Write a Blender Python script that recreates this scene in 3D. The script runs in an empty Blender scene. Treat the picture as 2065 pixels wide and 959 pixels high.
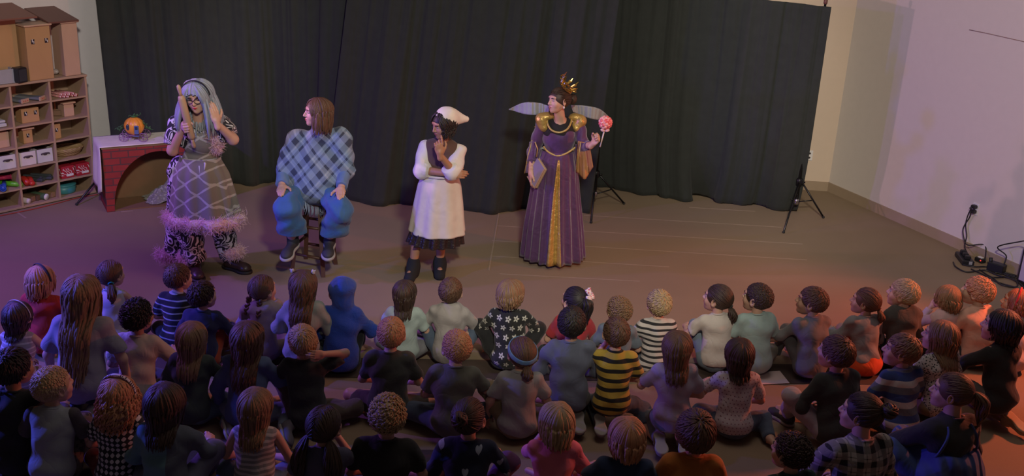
import bpy, math, random
import numpy as np
from mathutils import Vector
random.seed(7)
SC = bpy.context.scene
COL = SC.collection
PI = math.pi
# ------------------------------------------------------------------ camera
FPX, CH = 2180.0, 3.5
PITCH, ROLL = math.radians(20), math.radians(3)
_f = np.array([0, math.cos(PITCH), -math.sin(PITCH)])
_r0 = np.array([1.0, 0, 0]); _u0 = np.cross(_r0, _f)
_r = _r0*math.cos(ROLL)+_u0*math.sin(ROLL); _u = -_r0*math.sin(ROLL)+_u0*math.cos(ROLL)
cam = bpy.data.cameras.new('camera'); camo = bpy.data.objects.new('camera', cam); COL.objects.link(camo)
cam.sensor_width = 36; cam.lens = FPX/2065*36; cam.clip_end = 60
from mathutils import Matrix
camo.matrix_world = Matrix(((_r[0], _u[0], -_f[0], 0), (_r[1], _u[1], -_f[1], 0), (_r[2], _u[2], -_f[2], CH), (0, 0, 0, 1)))
SC.camera = camo
def _ray(x, y): return _f*FPX+_r*(x-1032.5)-_u*(y-479.5)
def at(x, y, z=0.0):
    d = _ray(x, y); t = (z-CH)/d[2]; return np.array([d[0]*t, d[1]*t, z])
def aty(x, y, Y):
    d = _ray(x, y); t = Y/d[1]; return np.array([0, 0, CH])+d*t
# ------------------------------------------------------------------ world, lamps, exposure
W = bpy.data.worlds.new('world'); SC.world = W; W.use_nodes = True
bg = W.node_tree.nodes['Background']; bg.inputs[0].default_value = (.55, .42, .40, 1); bg.inputs[1].default_value = .05
SC.view_settings.view_transform = 'Standard'; SC.view_settings.look = 'None'
SC.view_settings.exposure = 0.0; SC.view_settings.gamma = 1.0; SC.view_settings.use_curve_mapping = False
def lamp(name, loc, aim, power, color, size=.3, spot=None, blend=.5):
    l = bpy.data.lights.new(name, 'SPOT' if spot else 'AREA'); o = bpy.data.objects.new(name, l); COL.objects.link(o)
    l.energy = power; l.color = color; o.location = loc
    if spot:
        l.spot_size = math.radians(spot); l.spot_blend = blend; l.shadow_soft_size = size
    else: l.size = size
    o.rotation_euler = (Vector(aim)-Vector(loc)).to_track_quat('-Z', 'Y').to_euler()
    return o
lamp('stage_key_lamp', (.6, 1.2, 5.2), (.1, 10.5, .85), 1360, (1, .93, .74), .25, 42, .55)
lamp('left_helper_spot', (-.6, 1.2, 5.2), (-4.4, 10.5, 1.6), 1500, (1, .92, .80), .25, 28, .8)  # added spot, brightens the shelf, left wall and white cloth
lamp('right_helper_spot', (1.0, 1.2, 5.2), (4.1, 10.9, 1.5), 1300, (1, .89, .74), .25, 36, .7)  # added warm spot, lifts the right wall without lighting the children
lamp('added_room_fill', (1.0, 6.5, 6.5), (1.0, 9.0, 0), 56, (1, .84, .76), 3.0)  # soft fill added overhead to lift the audience, no fixture there
lamp('violet_side_lamp', (-4.9, 7.3, 2.9), (-2.6, 7.8, 0), 300, (.36, .13, 1), .08, 120, .7)
lamp('violet_low_lamp', (-4.75, 8.5, 1.9), (-1.4, 8.6, .7), 45, (.32, .12, 1), .06, 60, .5)
lamp('blue_side_lamp', (-4.7, 6.0, 1.7), (1.5, 6.4, .3), 330, (.09, .11, 1), .08, 90, .5)
lamp('red_side_lamp', (4.9, 7.4, 2.0), (1.4, 6.5, 0), 290, (1, .19, .08), .08, 110, .6)
lamp('pink_side_lamp', (-4.9, 8.55, 2.25), (4.9, 9.1, 1.75), 300, (1, .52, .62), .05, 37, .3)
# ------------------------------------------------------------------ object helpers
def setp(o, label=None, cat=None, group=None, kind=None):
    if label: o['label'] = label
    if cat: o['category'] = cat
    if group: o['group'] = group
    if kind: o['kind'] = kind
    return o
def empty(name, loc=(0, 0, 0), rz=0, label=None, cat=None, group=None):
    o = bpy.data.objects.new(name, None); COL.objects.link(o)
    o.location = [float(v) for v in loc]; o.rotation_euler = (0, 0, rz); o.empty_display_size = .1
    return setp(o, label, cat, group)
def obj(name, V, Fs, mats, parent=None, smooth=True, mi=None, loc=None, rz=0, label=None):
    V = np.asarray(V, dtype=np.float32).reshape(-1, 3)
    me = bpy.data.meshes.new(name)
    if isinstance(Fs, np.ndarray):
        n = len(Fs); k = Fs.shape[1]
        me.vertices.add(len(V)); me.vertices.foreach_set('co', V.ravel())
        me.loops.add(n*k); me.loops.foreach_set('vertex_index', Fs.astype(np.int32).ravel())
        me.polygons.add(n); me.polygons.foreach_set('loop_start', np.arange(0, n*k, k, dtype=np.int32))
        me.polygons.foreach_set('loop_total', np.full(n, k, dtype=np.int32))
        me.update(calc_edges=True)
    else:
        me.from_pydata(V.tolist(), [], [list(map(int, f)) for f in Fs]); me.update()
    for m in (mats if isinstance(mats, (list, tuple)) else [mats]): me.materials.append(m)
    if mi is not None: me.polygons.foreach_set('material_index', np.asarray(mi, dtype=np.int32))
    if smooth: me.polygons.foreach_set('use_smooth', [True]*len(me.polygons))
    o = bpy.data.objects.new(name, me); COL.objects.link(o)
    if parent: o.parent = parent
    if loc is not None: o.location = [float(v) for v in loc]
    if rz: o.rotation_euler = (0, 0, rz)
    if label: o['label'] = label
    return o
class MB:
    """collects polygons of one mesh"""
    def __init__(s): s.v = []; s.f = []; s.m = []; s.n = 0
    def add(s, V, Fs, m=0):
        V = np.asarray(V, dtype=float).reshape(-1, 3)
        s.v.append(V); s.f += [[int(i)+s.n for i in f] for f in Fs]; s.m += [m]*len(Fs); s.n += len(V); return s
    def box(s, c, d, rz=0, m=0, bev=0.0, R=None):
        c = np.asarray(c, float); hx, hy, hz = [a/2 for a in d]; b = min(bev, hx*.9, hy*.9, hz*.9)
        if b <= 0:
            P = [(x, y, z) for z in (-hz, hz) for x, y in ((-hx, -hy), (hx, -hy), (hx, hy), (-hx, hy))]
            Fs = [(3, 2, 1, 0), (4, 5, 6, 7), (0, 1, 5, 4), (1, 2, 6, 5), (2, 3, 7, 6), (3, 0, 4, 7)]
        else:
            def ring(z, i):
                x, y = hx-i, hy-i
                q = b*.6 if i == 0 else b*.3
                return [(-x+q, -y, z), (x-q, -y, z), (x, -y+q, z), (x, y-q, z), (x-q, y, z), (-x+q, y, z), (-x, y-q, z), (-x, -y+q, z)]
            P = ring(-hz, b)+ring(-hz+b, 0)+ring(hz-b, 0)+ring(hz, b)
            Fs = [tuple(range(7, -1, -1)), tuple(range(24, 32))]
            for k in range(3):
                for i in range(8): j = (i+1) % 8; Fs.append((k*8+i, k*8+j, k*8+8+j, k*8+8+i))
        P = np.array(P)
        if rz: P = P@np.array([[math.cos(rz), math.sin(rz), 0], [-math.sin(rz), math.cos(rz), 0], [0, 0, 1]])
        if R is not None: P = P@np.asarray(R).T
        return s.add(P+c, Fs, m)
    def tube(s, pts, r, n=8, m=0, closed=False, cap=True):
        V, Fs = tube_mesh(pts, r, n, closed, cap); return s.add(V, Fs, m)
    def ell(s, c, r, m=0, nu=14, nv=9, R=None):
        V = []
        for j in range(nv+1):
            ph = PI*j/nv
            for i in range(nu):
                th = 2*PI*i/nu; V.append((math.sin(ph)*math.cos(th)*r[0], math.sin(ph)*math.sin(th)*r[1], math.cos(ph)*r[2]))
        V = np.array(V)
        if R is not None: V = V@np.asarray(R).T
        Fs = [(j*nu+i, (j+1)*nu+i, (j+1)*nu+(i+1) % nu, j*nu+(i+1) % nu) for j in range(nv) for i in range(nu)]
        return s.add(V+np.asarray(c), Fs, m)
    def lathe(s, prof, c=(0, 0, 0), n=20, m=0):
        V = [(r*math.cos(2*PI*i/n), r*math.sin(2*PI*i/n), z) for r, z in prof for i in range(n)]
        Fs = [(j*n+i, j*n+(i+1) % n, (j+1)*n+(i+1) % n, (j+1)*n+i) for j in range(len(prof)-1) for i in range(n)]
        Fs.append(tuple(range(n-1, -1, -1))); k = (len(prof)-1)*n; Fs.append(tuple(range(k, k+n)))
        return s.add(np.array(V)+np.asarray(c), Fs, m)
    def build(s, name, mats, parent=None, smooth=False, **kw):
        return obj(name, np.concatenate(s.v), s.f, mats, parent, smooth, s.m if isinstance(mats, (list, tuple)) else None, **kw)
def tube_mesh(pts, r, n=8, closed=False, cap=True):
    P = np.asarray(pts, float); K = len(P)
    rr = np.full(K, r) if np.isscalar(r) else np.asarray(r, float)
    T = (np.roll(P, -1, 0)-np.roll(P, 1, 0)) if closed else np.gradient(P, axis=0)
    T /= np.linalg.norm(T, axis=1)[:, None]+1e-9
    a = np.array([0, 0, 1.0]) if abs(T[0][2]) < .9 else np.array([1.0, 0, 0])
    V = []; U = np.cross(T[0], a); U /= np.linalg.norm(U)
    for k in range(K):
        U = U-T[k]*(U@T[k]); U /= np.linalg.norm(U)+1e-9; Wv = np.cross(T[k], U)
        for i in range(n):
            th = 2*PI*i/n; V.append(P[k]+rr[k]*(math.cos(th)*U+math.sin(th)*Wv))
    Fs = []
    for k in range(K if closed else K-1):
        for i in range(n):
            j = (i+1) % n; q = (k+1) % K; Fs.append((k*n+i, k*n+j, q*n+j, q*n+i))
    if not closed and cap: Fs += [tuple(range(n-1, -1, -1)), tuple(range((K-1)*n, K*n))]
    return np.array(V), Fs
def smooth_path(pts, n=8):
    P = np.asarray(pts, float); out = []
    Q = np.vstack([2*P[0]-P[1], P, 2*P[-1]-P[-2]])
    for i in range(1, len(Q)-2):
        for t in np.linspace(0, 1, n, endpoint=False):
            out.append(.5*((2*Q[i])+(-Q[i-1]+Q[i+1])*t+(2*Q[i-1]-5*Q[i]+4*Q[i+1]-Q[i+2])*t*t+(-Q[i-1]+3*Q[i]-3*Q[i+1]+Q[i+2])*t**3))
    out.append(P[-1]); return np.array(out)
def sheet(P, th=.004):
    """closed thin cloth from a grid of points nu x nv x 3"""
    P = np.asarray(P, float); nu, nv = P.shape[:2]
    du = np.gradient(P, axis=0); dv = np.gradient(P, axis=1); N = np.cross(du, dv); N /= np.linalg.norm(N, axis=2)[..., None]+1e-9
    A = (P+N*th/2).reshape(-1, 3); B = (P-N*th/2).reshape(-1, 3); n = nu*nv; Fs = []
    I = np.arange(n).reshape(nu, nv)
    q = np.stack([I[:-1, :-1], I[1:, :-1], I[1:, 1:], I[:-1, 1:]], -1).reshape(-1, 4)
    Fs = [q, q[:, ::-1]+n]
    def rim(e):
        e = np.asarray(e); return np.stack([e[1:], e[:-1], e[:-1]+n, e[1:]+n], -1)
    Fs += [rim(I[:, 0]), rim(I[::-1, -1]), rim(I[0, ::-1]), rim(I[-1, :])]
    return np.vstack([A, B]), np.concatenate(Fs)
def loft(rings, cap=True):
    """rings K x n x 3 closed around"""
    R = np.asarray(rings, float); K, n = R.shape[:2]
    Fs = [(k*n+i, k*n+(i+1) % n, (k+1)*n+(i+1) % n, (k+1)*n+i) for k in range(K-1) for i in range(n)]
    if cap: Fs += [tuple(range(n-1, -1, -1)), tuple(range((K-1)*n, K*n))]
    return R.reshape(-1, 3), Fs
# ------------------------------------------------------------------ signed distance fields -> one smooth skin
def rotm(rx=0, ry=0, rz=0):
    cx, sx, cy, sy, cz, sz = math.cos(rx), math.sin(rx), math.cos(ry), math.sin(ry), math.cos(rz), math.sin(rz)
    X = np.array([[1, 0, 0], [0, cx, -sx], [0, sx, cx]]); Y = np.array([[cy, 0, sy], [0, 1, 0], [-sy, 0, cy]]); Z = np.array([[cz, -sz, 0], [sz, cz, 0], [0, 0, 1]])
    return Z@Y@X
def cap_(a, b, ra, rb=None, clip=0, sub=False, k=None): return ('c', np.array(a, float), np.array(b, float), ra, ra if rb is None else rb, clip, sub, k)
def ell_(c, r, R=None, sub=False, k=None): return ('e', np.array(c, float), np.array(r, float), R, None, 0, sub, k)
def prim_eval(p, X, Y, Z):
    if p[0] == 'c':
        a, b = p[1], p[2]; ab = b-a; L2 = float(ab@ab)+1e-12
        px, py, pz = X-a[0], Y-a[1], Z-a[2]
        t0 = (px*ab[0]+py*ab[1]+pz*ab[2])/L2; t = np.clip(t0, 0, 1)
        d = np.sqrt((px-t*ab[0])**2+(py-t*ab[1])**2+(pz-t*ab[2])**2)-(p[3]+(p[4]-p[3])*t)
        L = math.sqrt(L2)
        if p[5] in (1, 3): d = np.maximum(d, (t0-1)*L)
        if p[5] in (2, 3): d = np.maximum(d, -t0*L)
        return d
    c, r, R = p[1], p[2], p[3]
    px, py, pz = X-c[0], Y-c[1], Z-c[2]
    if R is not None:
        qx = px*R[0][0]+py*R[1][0]+pz*R[2][0]; qy = px*R[0][1]+py*R[1][1]+pz*R[2][1]; qz = px*R[0][2]+py*R[1][2]+pz*R[2][2]
        px, py, pz = qx, qy, qz
    k0 = np.sqrt((px/r[0])**2+(py/r[1])**2+(pz/r[2])**2); k1 = np.sqrt((px/r[0]**2)**2+(py/r[1]**2)**2+(pz/r[2]**2)**2)
    return k0*(k0-1)/(k1+1e-6)
def prim_box(p):
    if p[0] == 'c':
        r = max(p[3], p[4]); return np.minimum(p[1], p[2])-r, np.maximum(p[1], p[2])+r
    if p[3] is None: return p[1]-p[2], p[1]+p[2]
    e = np.sqrt(((np.asarray(p[3])*p[2])**2).sum(1)); return p[1]-e, p[1]+e
def skin(prims, vox=.008, k=.03, disp=None, floor=None, post=None):
    lo = np.min([prim_box(p)[0] for p in prims if not p[6]], 0)-k-3*vox
    hi = np.max([prim_box(p)[1] for p in prims if not p[6]], 0)+k+3*vox
    n = np.ceil((hi-lo)/vox).astype(int)+1
    ax = [(lo[i]+vox*np.arange(n[i])).astype(np.float32) for i in range(3)]
    V = np.full(n, .08, np.float32)
    for p in prims:
        kk = p[7] if p[7] is not None else k
        a, b = prim_box(p); a = a-kk-2*vox; b = b+kk+2*vox
        s = [slice(max(0, int((a[i]-lo[i])/vox)), min(n[i], int((b[i]-lo[i])/vox)+2)) for i in range(3)]
        d = prim_eval(p, ax[0][s[0]][:, None, None], ax[1][s[1]][None, :, None], ax[2][s[2]][None, None, :])
        v = V[s[0], s[1], s[2]]
        if p[6]:
            h = np.maximum(kk-np.abs(-d-v), 0)/kk; V[s[0], s[1], s[2]] = np.maximum(v, -d)+h*h*kk*.25
        else:
            h = np.maximum(kk-np.abs(d-v), 0)/kk; V[s[0], s[1], s[2]] = np.minimum(v, d)-h*h*kk*.25
    if disp is not None: V += disp(ax[0][:, None, None], ax[1][None, :, None], ax[2][None, None, :])
    if floor is not None: V = np.maximum(V, floor-ax[2][None, None, :])
    if post is not None: V = post(V, ax[0][:, None, None], ax[1][None, :, None], ax[2][None, None, :])
    return nets(V, lo, vox)
def nets(V, lo, vox):
    for a_ in range(3):
        sl = [slice(None)]*3; sl[a_] = 0; V[tuple(sl)] = np.maximum(V[tuple(sl)], .01); sl[a_] = -1; V[tuple(sl)] = np.maximum(V[tuple(sl)], .01)
    ins = V < 0; n = V.shape
    c = sum(ins[i:n[0]-1+i, j:n[1]-1+j, k:n[2]-1+k].astype(np.int8) for i in (0, 1) for j in (0, 1) for k in (0, 1))
    I = np.argwhere((c > 0) & (c < 8))
    idx = np.full(c.shape, -1, np.int64); idx[I[:, 0], I[:, 1], I[:, 2]] = np.arange(len(I))
    acc = np.zeros((len(I), 3)); cnt = np.zeros(len(I))
    cor = [(i, j, k) for i in (0, 1) for j in (0, 1) for k in (0, 1)]
    val = {q: V[I[:, 0]+q[0], I[:, 1]+q[1], I[:, 2]+q[2]].astype(float) for q in cor}
    for q in cor:
        for a_ in range(3):
            if q[a_]: continue
            w = list(q); w[a_] = 1; w = tuple(w); v0, v1 = val[q], val[w]; m = (v0 < 0) != (v1 < 0)
            t = np.where(m, v0/np.where(m, v0-v1, 1), 0)
            for b_ in range(3): acc[:, b_] += m*((q[b_]+t) if b_ == a_ else q[b_])
            cnt += m
    P = lo+vox*(I+acc/cnt[:, None]); F_ = []
    for a_ in range(3):
        s0 = [slice(1, -1)]*3; s0[a_] = slice(0, n[a_]-1); s1 = list(s0); s1[a_] = slice(1, n[a_])
        A = ins[tuple(s0)]; B = ins[tuple(s1)]
        E_ = np.argwhere(A != B); fl = A[E_[:, 0], E_[:, 1], E_[:, 2]]
        b_, c_ = (a_+1) % 3, (a_+2) % 3
        off = np.ones(3, int); off[a_] = 0; E_ = E_+off
        def g(db, dc):
            Q = E_.copy(); Q[:, b_] -= db; Q[:, c_] -= dc; return idx[Q[:, 0], Q[:, 1], Q[:, 2]]
        q = np.stack([g(1, 1), g(0, 1), g(0, 0), g(1, 0)], -1)
        q[~fl] = q[~fl][:, ::-1]; F_.append(q)
    return P, np.concatenate(F_)
def merge(parts):
    Vs, Fs, n = [], [], 0
    for V, F_ in parts:
        V = np.asarray(V); F_ = np.asarray(F_)
        Vs.append(V); Fs.append(F_+n); n += len(V)
    return np.concatenate(Vs), np.concatenate(Fs)
def xf(Mx, V): return np.asarray(V)@Mx[:3, :3].T+Mx[:3, 3]
def mat4(R, t, s=1.0):
    m = np.eye(4); m[:3, :3] = np.asarray(R)*s; m[:3, 3] = t; return m
def frame(y, z):
    """rotation whose +Y is along y and +Z near z"""
    y = np.array(y, float); y /= np.linalg.norm(y); z = np.array(z, float); z = z-y*(y@z); z /= np.linalg.norm(z)+1e-9
    return np.stack([np.cross(y, z), y, z], 1)
# ------------------------------------------------------------------ materials
class S:
    def __init__(s, nt, v): s.nt = nt; s.v = v
    def op(s, o, b=None, c=None):
        n = s.nt.nodes.new('ShaderNodeMath'); n.operation = o
        for i, q in enumerate((s, b, c)):
            if q is None: continue
            q = q.v if isinstance(q, S) else q
            if isinstance(q, (int, float)): n.inputs[i].default_value = q
            else: s.nt.links.new(q, n.inputs[i])
        return S(s.nt, n.outputs[0])
    def __add__(s, b): return s.op('ADD', b)
    __radd__ = __add__
    def __sub__(s, b): return s.op('SUBTRACT', b)
    def __rsub__(s, b): return (s*-1)+b
    def __mul__(s, b): return s.op('MULTIPLY', b)
    __rmul__ = __mul__
    def __truediv__(s, b): return s.op('DIVIDE', b)
    def lt(s, b): return s.op('LESS_THAN', b)
    def gt(s, b): return s.op('GREATER_THAN', b)
    def mn(s, b): return s.op('MINIMUM', b)
    def mx(s, b): return s.op('MAXIMUM', b)
    def fr(s): return s.op('FRACT')
    def fl(s): return s.op('FLOOR')
    def ab(s): return s.op('ABSOLUTE')
    def sin(s): return s.op('SINE')
    def sq(s): return s.op('SQRT')
    def atan(s, b): return s.op('ARCTAN2', b)
    def band(s, a, b): return s.gt(a)*s.lt(b)
class Ctx:
    def __init__(s, nt, gen=False):
        s.nt = nt; tc = nt.nodes.new('ShaderNodeTexCoord'); s.vec = tc.outputs['Object']
        sp = nt.nodes.new('ShaderNodeSeparateXYZ'); nt.links.new(s.vec, sp.inputs[0])
        s.x, s.y, s.z = [S(nt, sp.outputs[i]) for i in range(3)]
    def vecs(s, x, y, z):
        c = s.nt.nodes.new('ShaderNodeCombineXYZ')
        for i, q in enumerate((x, y, z)):
            if isinstance(q, S): s.nt.links.new(q.v, c.inputs[i])
            else: c.inputs[i].default_value = q
        return c.outputs[0]
    def noise(s, scale, detail=2, dist=0, vec=None):
        n = s.nt.nodes.new('ShaderNodeTexNoise'); s.nt.links.new(vec or s.vec, n.inputs['Vector'])
        n.inputs['Scale'].default_value = scale; n.inputs['Detail'].default_value = detail; n.inputs['Distortion'].default_value = dist
        return S(s.nt, n.outputs['Fac'])
    def voro(s, scale, feat='F1', vec=None, rnd=1.0):
        n = s.nt.nodes.new('ShaderNodeTexVoronoi'); n.feature = feat; s.nt.links.new(vec or s.vec, n.inputs['Vector'])
        n.inputs['Scale'].default_value = scale; n.inputs['Randomness'].default_value = rnd
        return S(s.nt, n.outputs['Distance'])
    def mix(s, f, a, b):
        n = s.nt.nodes.new('ShaderNodeMix'); n.data_type = 'RGBA'
        if isinstance(f, S): s.nt.links.new(f.v, n.inputs[0])
        else: n.inputs[0].default_value = f
        for i, q in ((6, a), (7, b)):
            if isinstance(q, tuple): n.inputs[i].default_value = (*q[:3], 1)
            else: s.nt.links.new(q, n.inputs[i])
        return n.outputs[2]
_mc = {}
def mat(name, col, rough=.85, metal=0.0, bump=None, sheen=0.0, trans=0.0, alpha=1.0, vary=.12, sss=0.0, emit=0.0):
    if name in _mc: return _mc[name]
    m = bpy.data.materials.new(name); m.use_nodes = True; nt = m.node_tree; b = nt.nodes['Principled BSDF']
    b.inputs['Roughness'].default_value = rough; b.inputs['Metallic'].default_value = metal
    b.inputs['Sheen Weight'].default_value = sheen; b.inputs['Transmission Weight'].default_value = trans; b.inputs['Alpha'].default_value = alpha
    if sss: b.inputs['Subsurface Weight'].default_value = sss; b.inputs['Subsurface Radius'].default_value = (.02, .008, .004)
    c = Ctx(nt)
    base = col(c) if callable(col) else col
    if vary and not callable(col):
        base = c.mix(c.noise(14, 3), tuple(v*(1-vary) for v in col), tuple(min(1, v*(1+vary)) for v in col))
    if isinstance(base, tuple): b.inputs['Base Color'].default_value = (*base[:3], 1)
    else: nt.links.new(base, b.inputs['Base Color'])
    if emit: nt.links.new(base, b.inputs['Emission Color']) if not isinstance(base, tuple) else None; b.inputs['Emission Strength'].default_value = emit
    if bump:
        bn = nt.nodes.new('ShaderNodeBump'); bn.inputs['Strength'].default_value = bump[1]; bn.inputs['Distance'].default_value = bump[2] if len(bump) > 2 else .01
        h = bump[0](c) if callable(bump[0]) else c.noise(bump[0], 3)
        nt.links.new(h.v, bn.inputs['Height']); nt.links.new(bn.outputs[0], b.inputs['Normal'])
    _mc[name] = m; return m
def cloth(name, col, **kw):
    kw.setdefault('bump', (lambda c: c.noise(1, 1, .5, vec=c.vecs(c.x*11, c.y*11, c.z*6))*.8+(c.noise(7, 1, 1.6)*2-1).ab().sq()*.16+c.noise(160, 1)*.02, .55, .03)); kw.setdefault('rough', .9); kw.setdefault('sheen', .15)
    return mat(name, col, **kw)
HB = (lambda c: c.noise(1, 3, vec=c.vecs(c.x*150, c.y*150, c.z*18)), .4, .003)
def hairmat(name, a):
    return mat(name, lambda c: c.mix(c.noise(1, 3, vec=c.vecs(c.x*60, c.y*60, c.z*9)), tuple(v*.72 for v in a), tuple(min(1, v*1.3) for v in a)), rough=.55, bump=HB)
HAIR = {k: hairmat('hair_'+k, v) for k, v in dict(blond=(.42, .30, .16), straw=(.45, .22, .11), ltbrown=(.22, .13, .07), brown=(.115, .06, .035), dkbrown=(.05, .027, .018),
        black=(.018, .013, .012), red=(.30, .10, .04), wig=(.26, .29, .34)).items()}
def skinmat(name, a): return mat(name, lambda c: c.mix(c.noise(9, 2), tuple(v*.93 for v in a), a), rough=.5, sss=.12)
SKIN = {'light': skinmat('skin_light', (.62, .37, .27)), 'tan': skinmat('skin_tan', (.45, .25, .17)), 'brown': skinmat('skin_brown', (.25, .125, .075))}
# ------------------------------------------------------------------ head, hand and shoe shapes made once
SKC, SKR = np.array([0, -.012, .02]), np.array([.076, .094, .087])
def head_shape():
    P = [ell_(SKC, SKR), ell_((0, .022, -.035), (.060, .064, .062)), ell_((0, .045, -.075), (.036, .034, .030)), ell_((0, .066, -.092), (.018, .014, .014), k=.02),
         ell_((.036, .058, -.030), (.024, .020, .024), k=.02), ell_((-.036, .058, -.030), (.024, .020, .024), k=.02),
         ell_((0, .072, .030), (.052, .016, .012), k=.02),
         ell_((.031, .096, .004), (.016, .013, .010), sub=True, k=.014), ell_((-.031, .096, .004), (.016, .013, .010), sub=True, k=.014),
         cap_((0, .084, .012), (0, .103, -.026), .007, .0105, k=.012), ell_((.011, .092, -.030), (.008, .009, .007), k=.008), ell_((-.011, .092, -.030), (.008, .009, .007), k=.008),
         ell_((0, .082, -.052), (.021, .011, .0055), k=.008), ell_((0, .080, -.063), (.018, .011, .006), k=.008), ell_((0, .094, -.0575), (.016, .006, .0016), sub=True, k=.004)]
    for sx in (-1, 1):
        R = rotm(0, 0, -sx*.35)
        P += [ell_((sx*.080, -.008, -.006), (.008, .021, .032), R, k=.008), ell_((sx*.086, -.004, -.004), (.006, .011, .020), R, sub=True, k=.005)]
    return skin(P, vox=.0042, k=.03)
HEAD = head_shape()
HEADLO = skin([ell_(SKC, SKR), ell_((0, .022, -.035), (.060, .064, .062)), ell_((0, .045, -.075), (.036, .034, .030)), ell_((0, .066, -.092), (.018, .014, .014)),
    cap_((0, .084, .012), (0, .103, -.026), .007, .0105, k=.012), ell_((0, .082, -.057), (.02, .011, .009), k=.01), ell_((.081, -.008, -.006), (.008, .02, .03), k=.008), ell_((-.081, -.008, -.006), (.008, .02, .03), k=.008)], vox=.007, k=.03)
SCALP = skin([ell_(SKC, SKR+.0065), ell_((0, .115, -.055), (.085, .085, .108), sub=True, k=.01), cap_((-.2, .02, -.115), (.2, .02, -.115), .075, sub=True, k=.01)], vox=.006, k=.03)
def hand_shape(curl=(.3, .3, .35, .4), thumb=.4, spread=.06, vox=.0035, point=False):
    """wrist at origin, fingers +Y, palm faces -Z, thumb on the +X side"""
    P = [cap_((0, -.03, 0), (0, .02, 0), .025, .026, k=.02), ell_((0, .055, 0), (.040, .047, .0145), k=.02), ell_((.026, .03, -.006), (.017, .03, .014), k=.02)]
    for i, (x, l, c) in enumerate(zip((.030, .0105, -.0095, -.029), (.070, .078, .072, .056), curl)):
        a = -spread*(i-1.5)*-1; p = np.array([x, .094-.004*abs(i-1), 0.0]); ang = 0; pts = [np.array([x*.8, .06, 0]), p]
        for f, s_ in zip((.45, .30, .25), (.7, 1.0, .8)):
            ang += c*s_*1.6
            p = p+l*f*np.array([math.sin(a)*math.cos(ang), math.cos(a)*math.cos(ang), -math.sin(ang)]); pts.append(p)
        r = (.0105, .0095, .0088, .0080, .0070) if i < 3 else (.009, .0082, .0076, .007, .0062)
        for q in range(4): P.append(cap_(pts[q], pts[q+1], r[q], r[q+1], k=.004))
    t0 = np.array([.030, .022, -.004]); t1 = t0+np.array([.022, .026, -.014*thumb*2]); t2 = t1+.032*np.array([math.cos(.9+thumb), math.sin(.9+thumb)*.9, -.5*thumb-.1]); t3 = t2+.024*np.array([math.cos(1.2+thumb*1.6), math.sin(1.2+thumb), -.6*thumb-.1])
    for a_, b_, r0, r1 in ((t0, t1, .013, .011), (t1, t2, .0108, .0098), (t2, t3, .0098, .0080)): P.append(cap_(a_, b_, r0, r1, k=.005))
    return skin(P, vox=vox, k=.01)
HANDS = dict(relax=hand_shape(), flat=hand_shape((.06, .04, .06, .1), .1, .13), grip=hand_shape((1.0, 1.0, 1.0, 1.0), 1.0, .0), point=hand_shape((.08, .75, 1.05, 1.05), .3, .0), open=hand_shape((.1, .12, .16, .22), .1, .10))
HANDLO = hand_shape((.3, .3, .35, .4), .4, .06, .005)
def shoe_shape():
    P = [ell_((0, -.005, .035), (.034, .045, .036)), cap_((0, 0, .03), (.004, .13, .022), .034, .030), ell_((.004, .14, .022), (.042, .055, .026)), cap_((0, -.01, .04), (0, -.005, .085), .035, .038, 1)]
    up = skin(P, vox=.006, k=.03, post=lambda V, X, Y, Z: np.maximum(V, .006-Z))
    so = skin([ell_((0, -.01, .006), (.041, .050, .05)), cap_((0, 0, .0), (.004, .13, .0), .038, .040), ell_((.004, .14, .0), (.049, .062, .06))], vox=.006, k=.03, post=lambda V, X, Y, Z: np.maximum(np.maximum(V, -.012-Z), Z-.011))
    return up, so
SHOE = shoe_shape()
def mirror(VF):
    V, F_ = VF; V = V*np.array([-1, 1, 1]); return V, F_[:, ::-1]
HANDM = {k: mirror(v) for k, v in HANDS.items()}; HANDLOM = mirror(HANDLO)
def put_hand(side, wrist, direc, back, size=1.0, pose='relax', lo=False, thumb_in=None):
    """side +1: thumb on local +X of the hand frame (left hand seen from the back when palm is down); back = direction of the back of the hand"""
    V, F_ = (HANDLO if side > 0 else HANDLOM) if lo else (HANDS[pose] if side > 0 else HANDM[pose])
    return xf(mat4(frame(direc, back), wrist, size), V), F_
# ------------------------------------------------------------------ hair
def locks(P, Nn, w, t, ns=5):
    """P K x n x 3 centre lines, Nn outward directions, w and t half widths K x n"""
    K, n = P.shape[:2]; T = np.gradient(P, axis=1); T /= np.linalg.norm(T, axis=2)[..., None]+1e-9
    Wd = np.cross(T, Nn); Wd /= np.linalg.norm(Wd, axis=2)[..., None]+1e-9; Nv = np.cross(Wd, T)
    th = 2*PI*np.arange(ns)/ns
    V = P[:, :, None]+Wd[:, :, None]*(w[..., None, None]*np.cos(th)[None, None, :, None])+Nv[:, :, None]*(t[..., None, None]*np.sin(th)[None, None, :, None])
    I = np.arange(K*n*ns).reshape(K, n, ns); J = np.roll(I, -1, 2)
    Q = np.stack([I[:, :-1], J[:, :-1], J[:, 1:], I[:, 1:]], -1).reshape(-1, 4)
    return V.reshape(-1, 3), Q
def slerp(a, b, n):
    a = a/np.linalg.norm(a, axis=1)[:, None]; b = b/np.linalg.norm(b, axis=1)[:, None]
    om = np.arccos(np.clip((a*b).sum(1), -.9999, .9999))[:, None, None]; t = np.linspace(0, 1, n)[None, :, None]
    return (np.sin((1-t)*om)*a[:, None]+np.sin(t*om)*b[:, None])/np.sin(om)
def prof(n, K, rng, w0, tip=.15, root=.5):
    t = np.linspace(0, 1, n); s = np.minimum(1, root+t*3)*np.clip((1-t)*3.0+tip, tip, 1); return w0*s[None]*rng.uniform(.75, 1.25, (K, 1))
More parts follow.
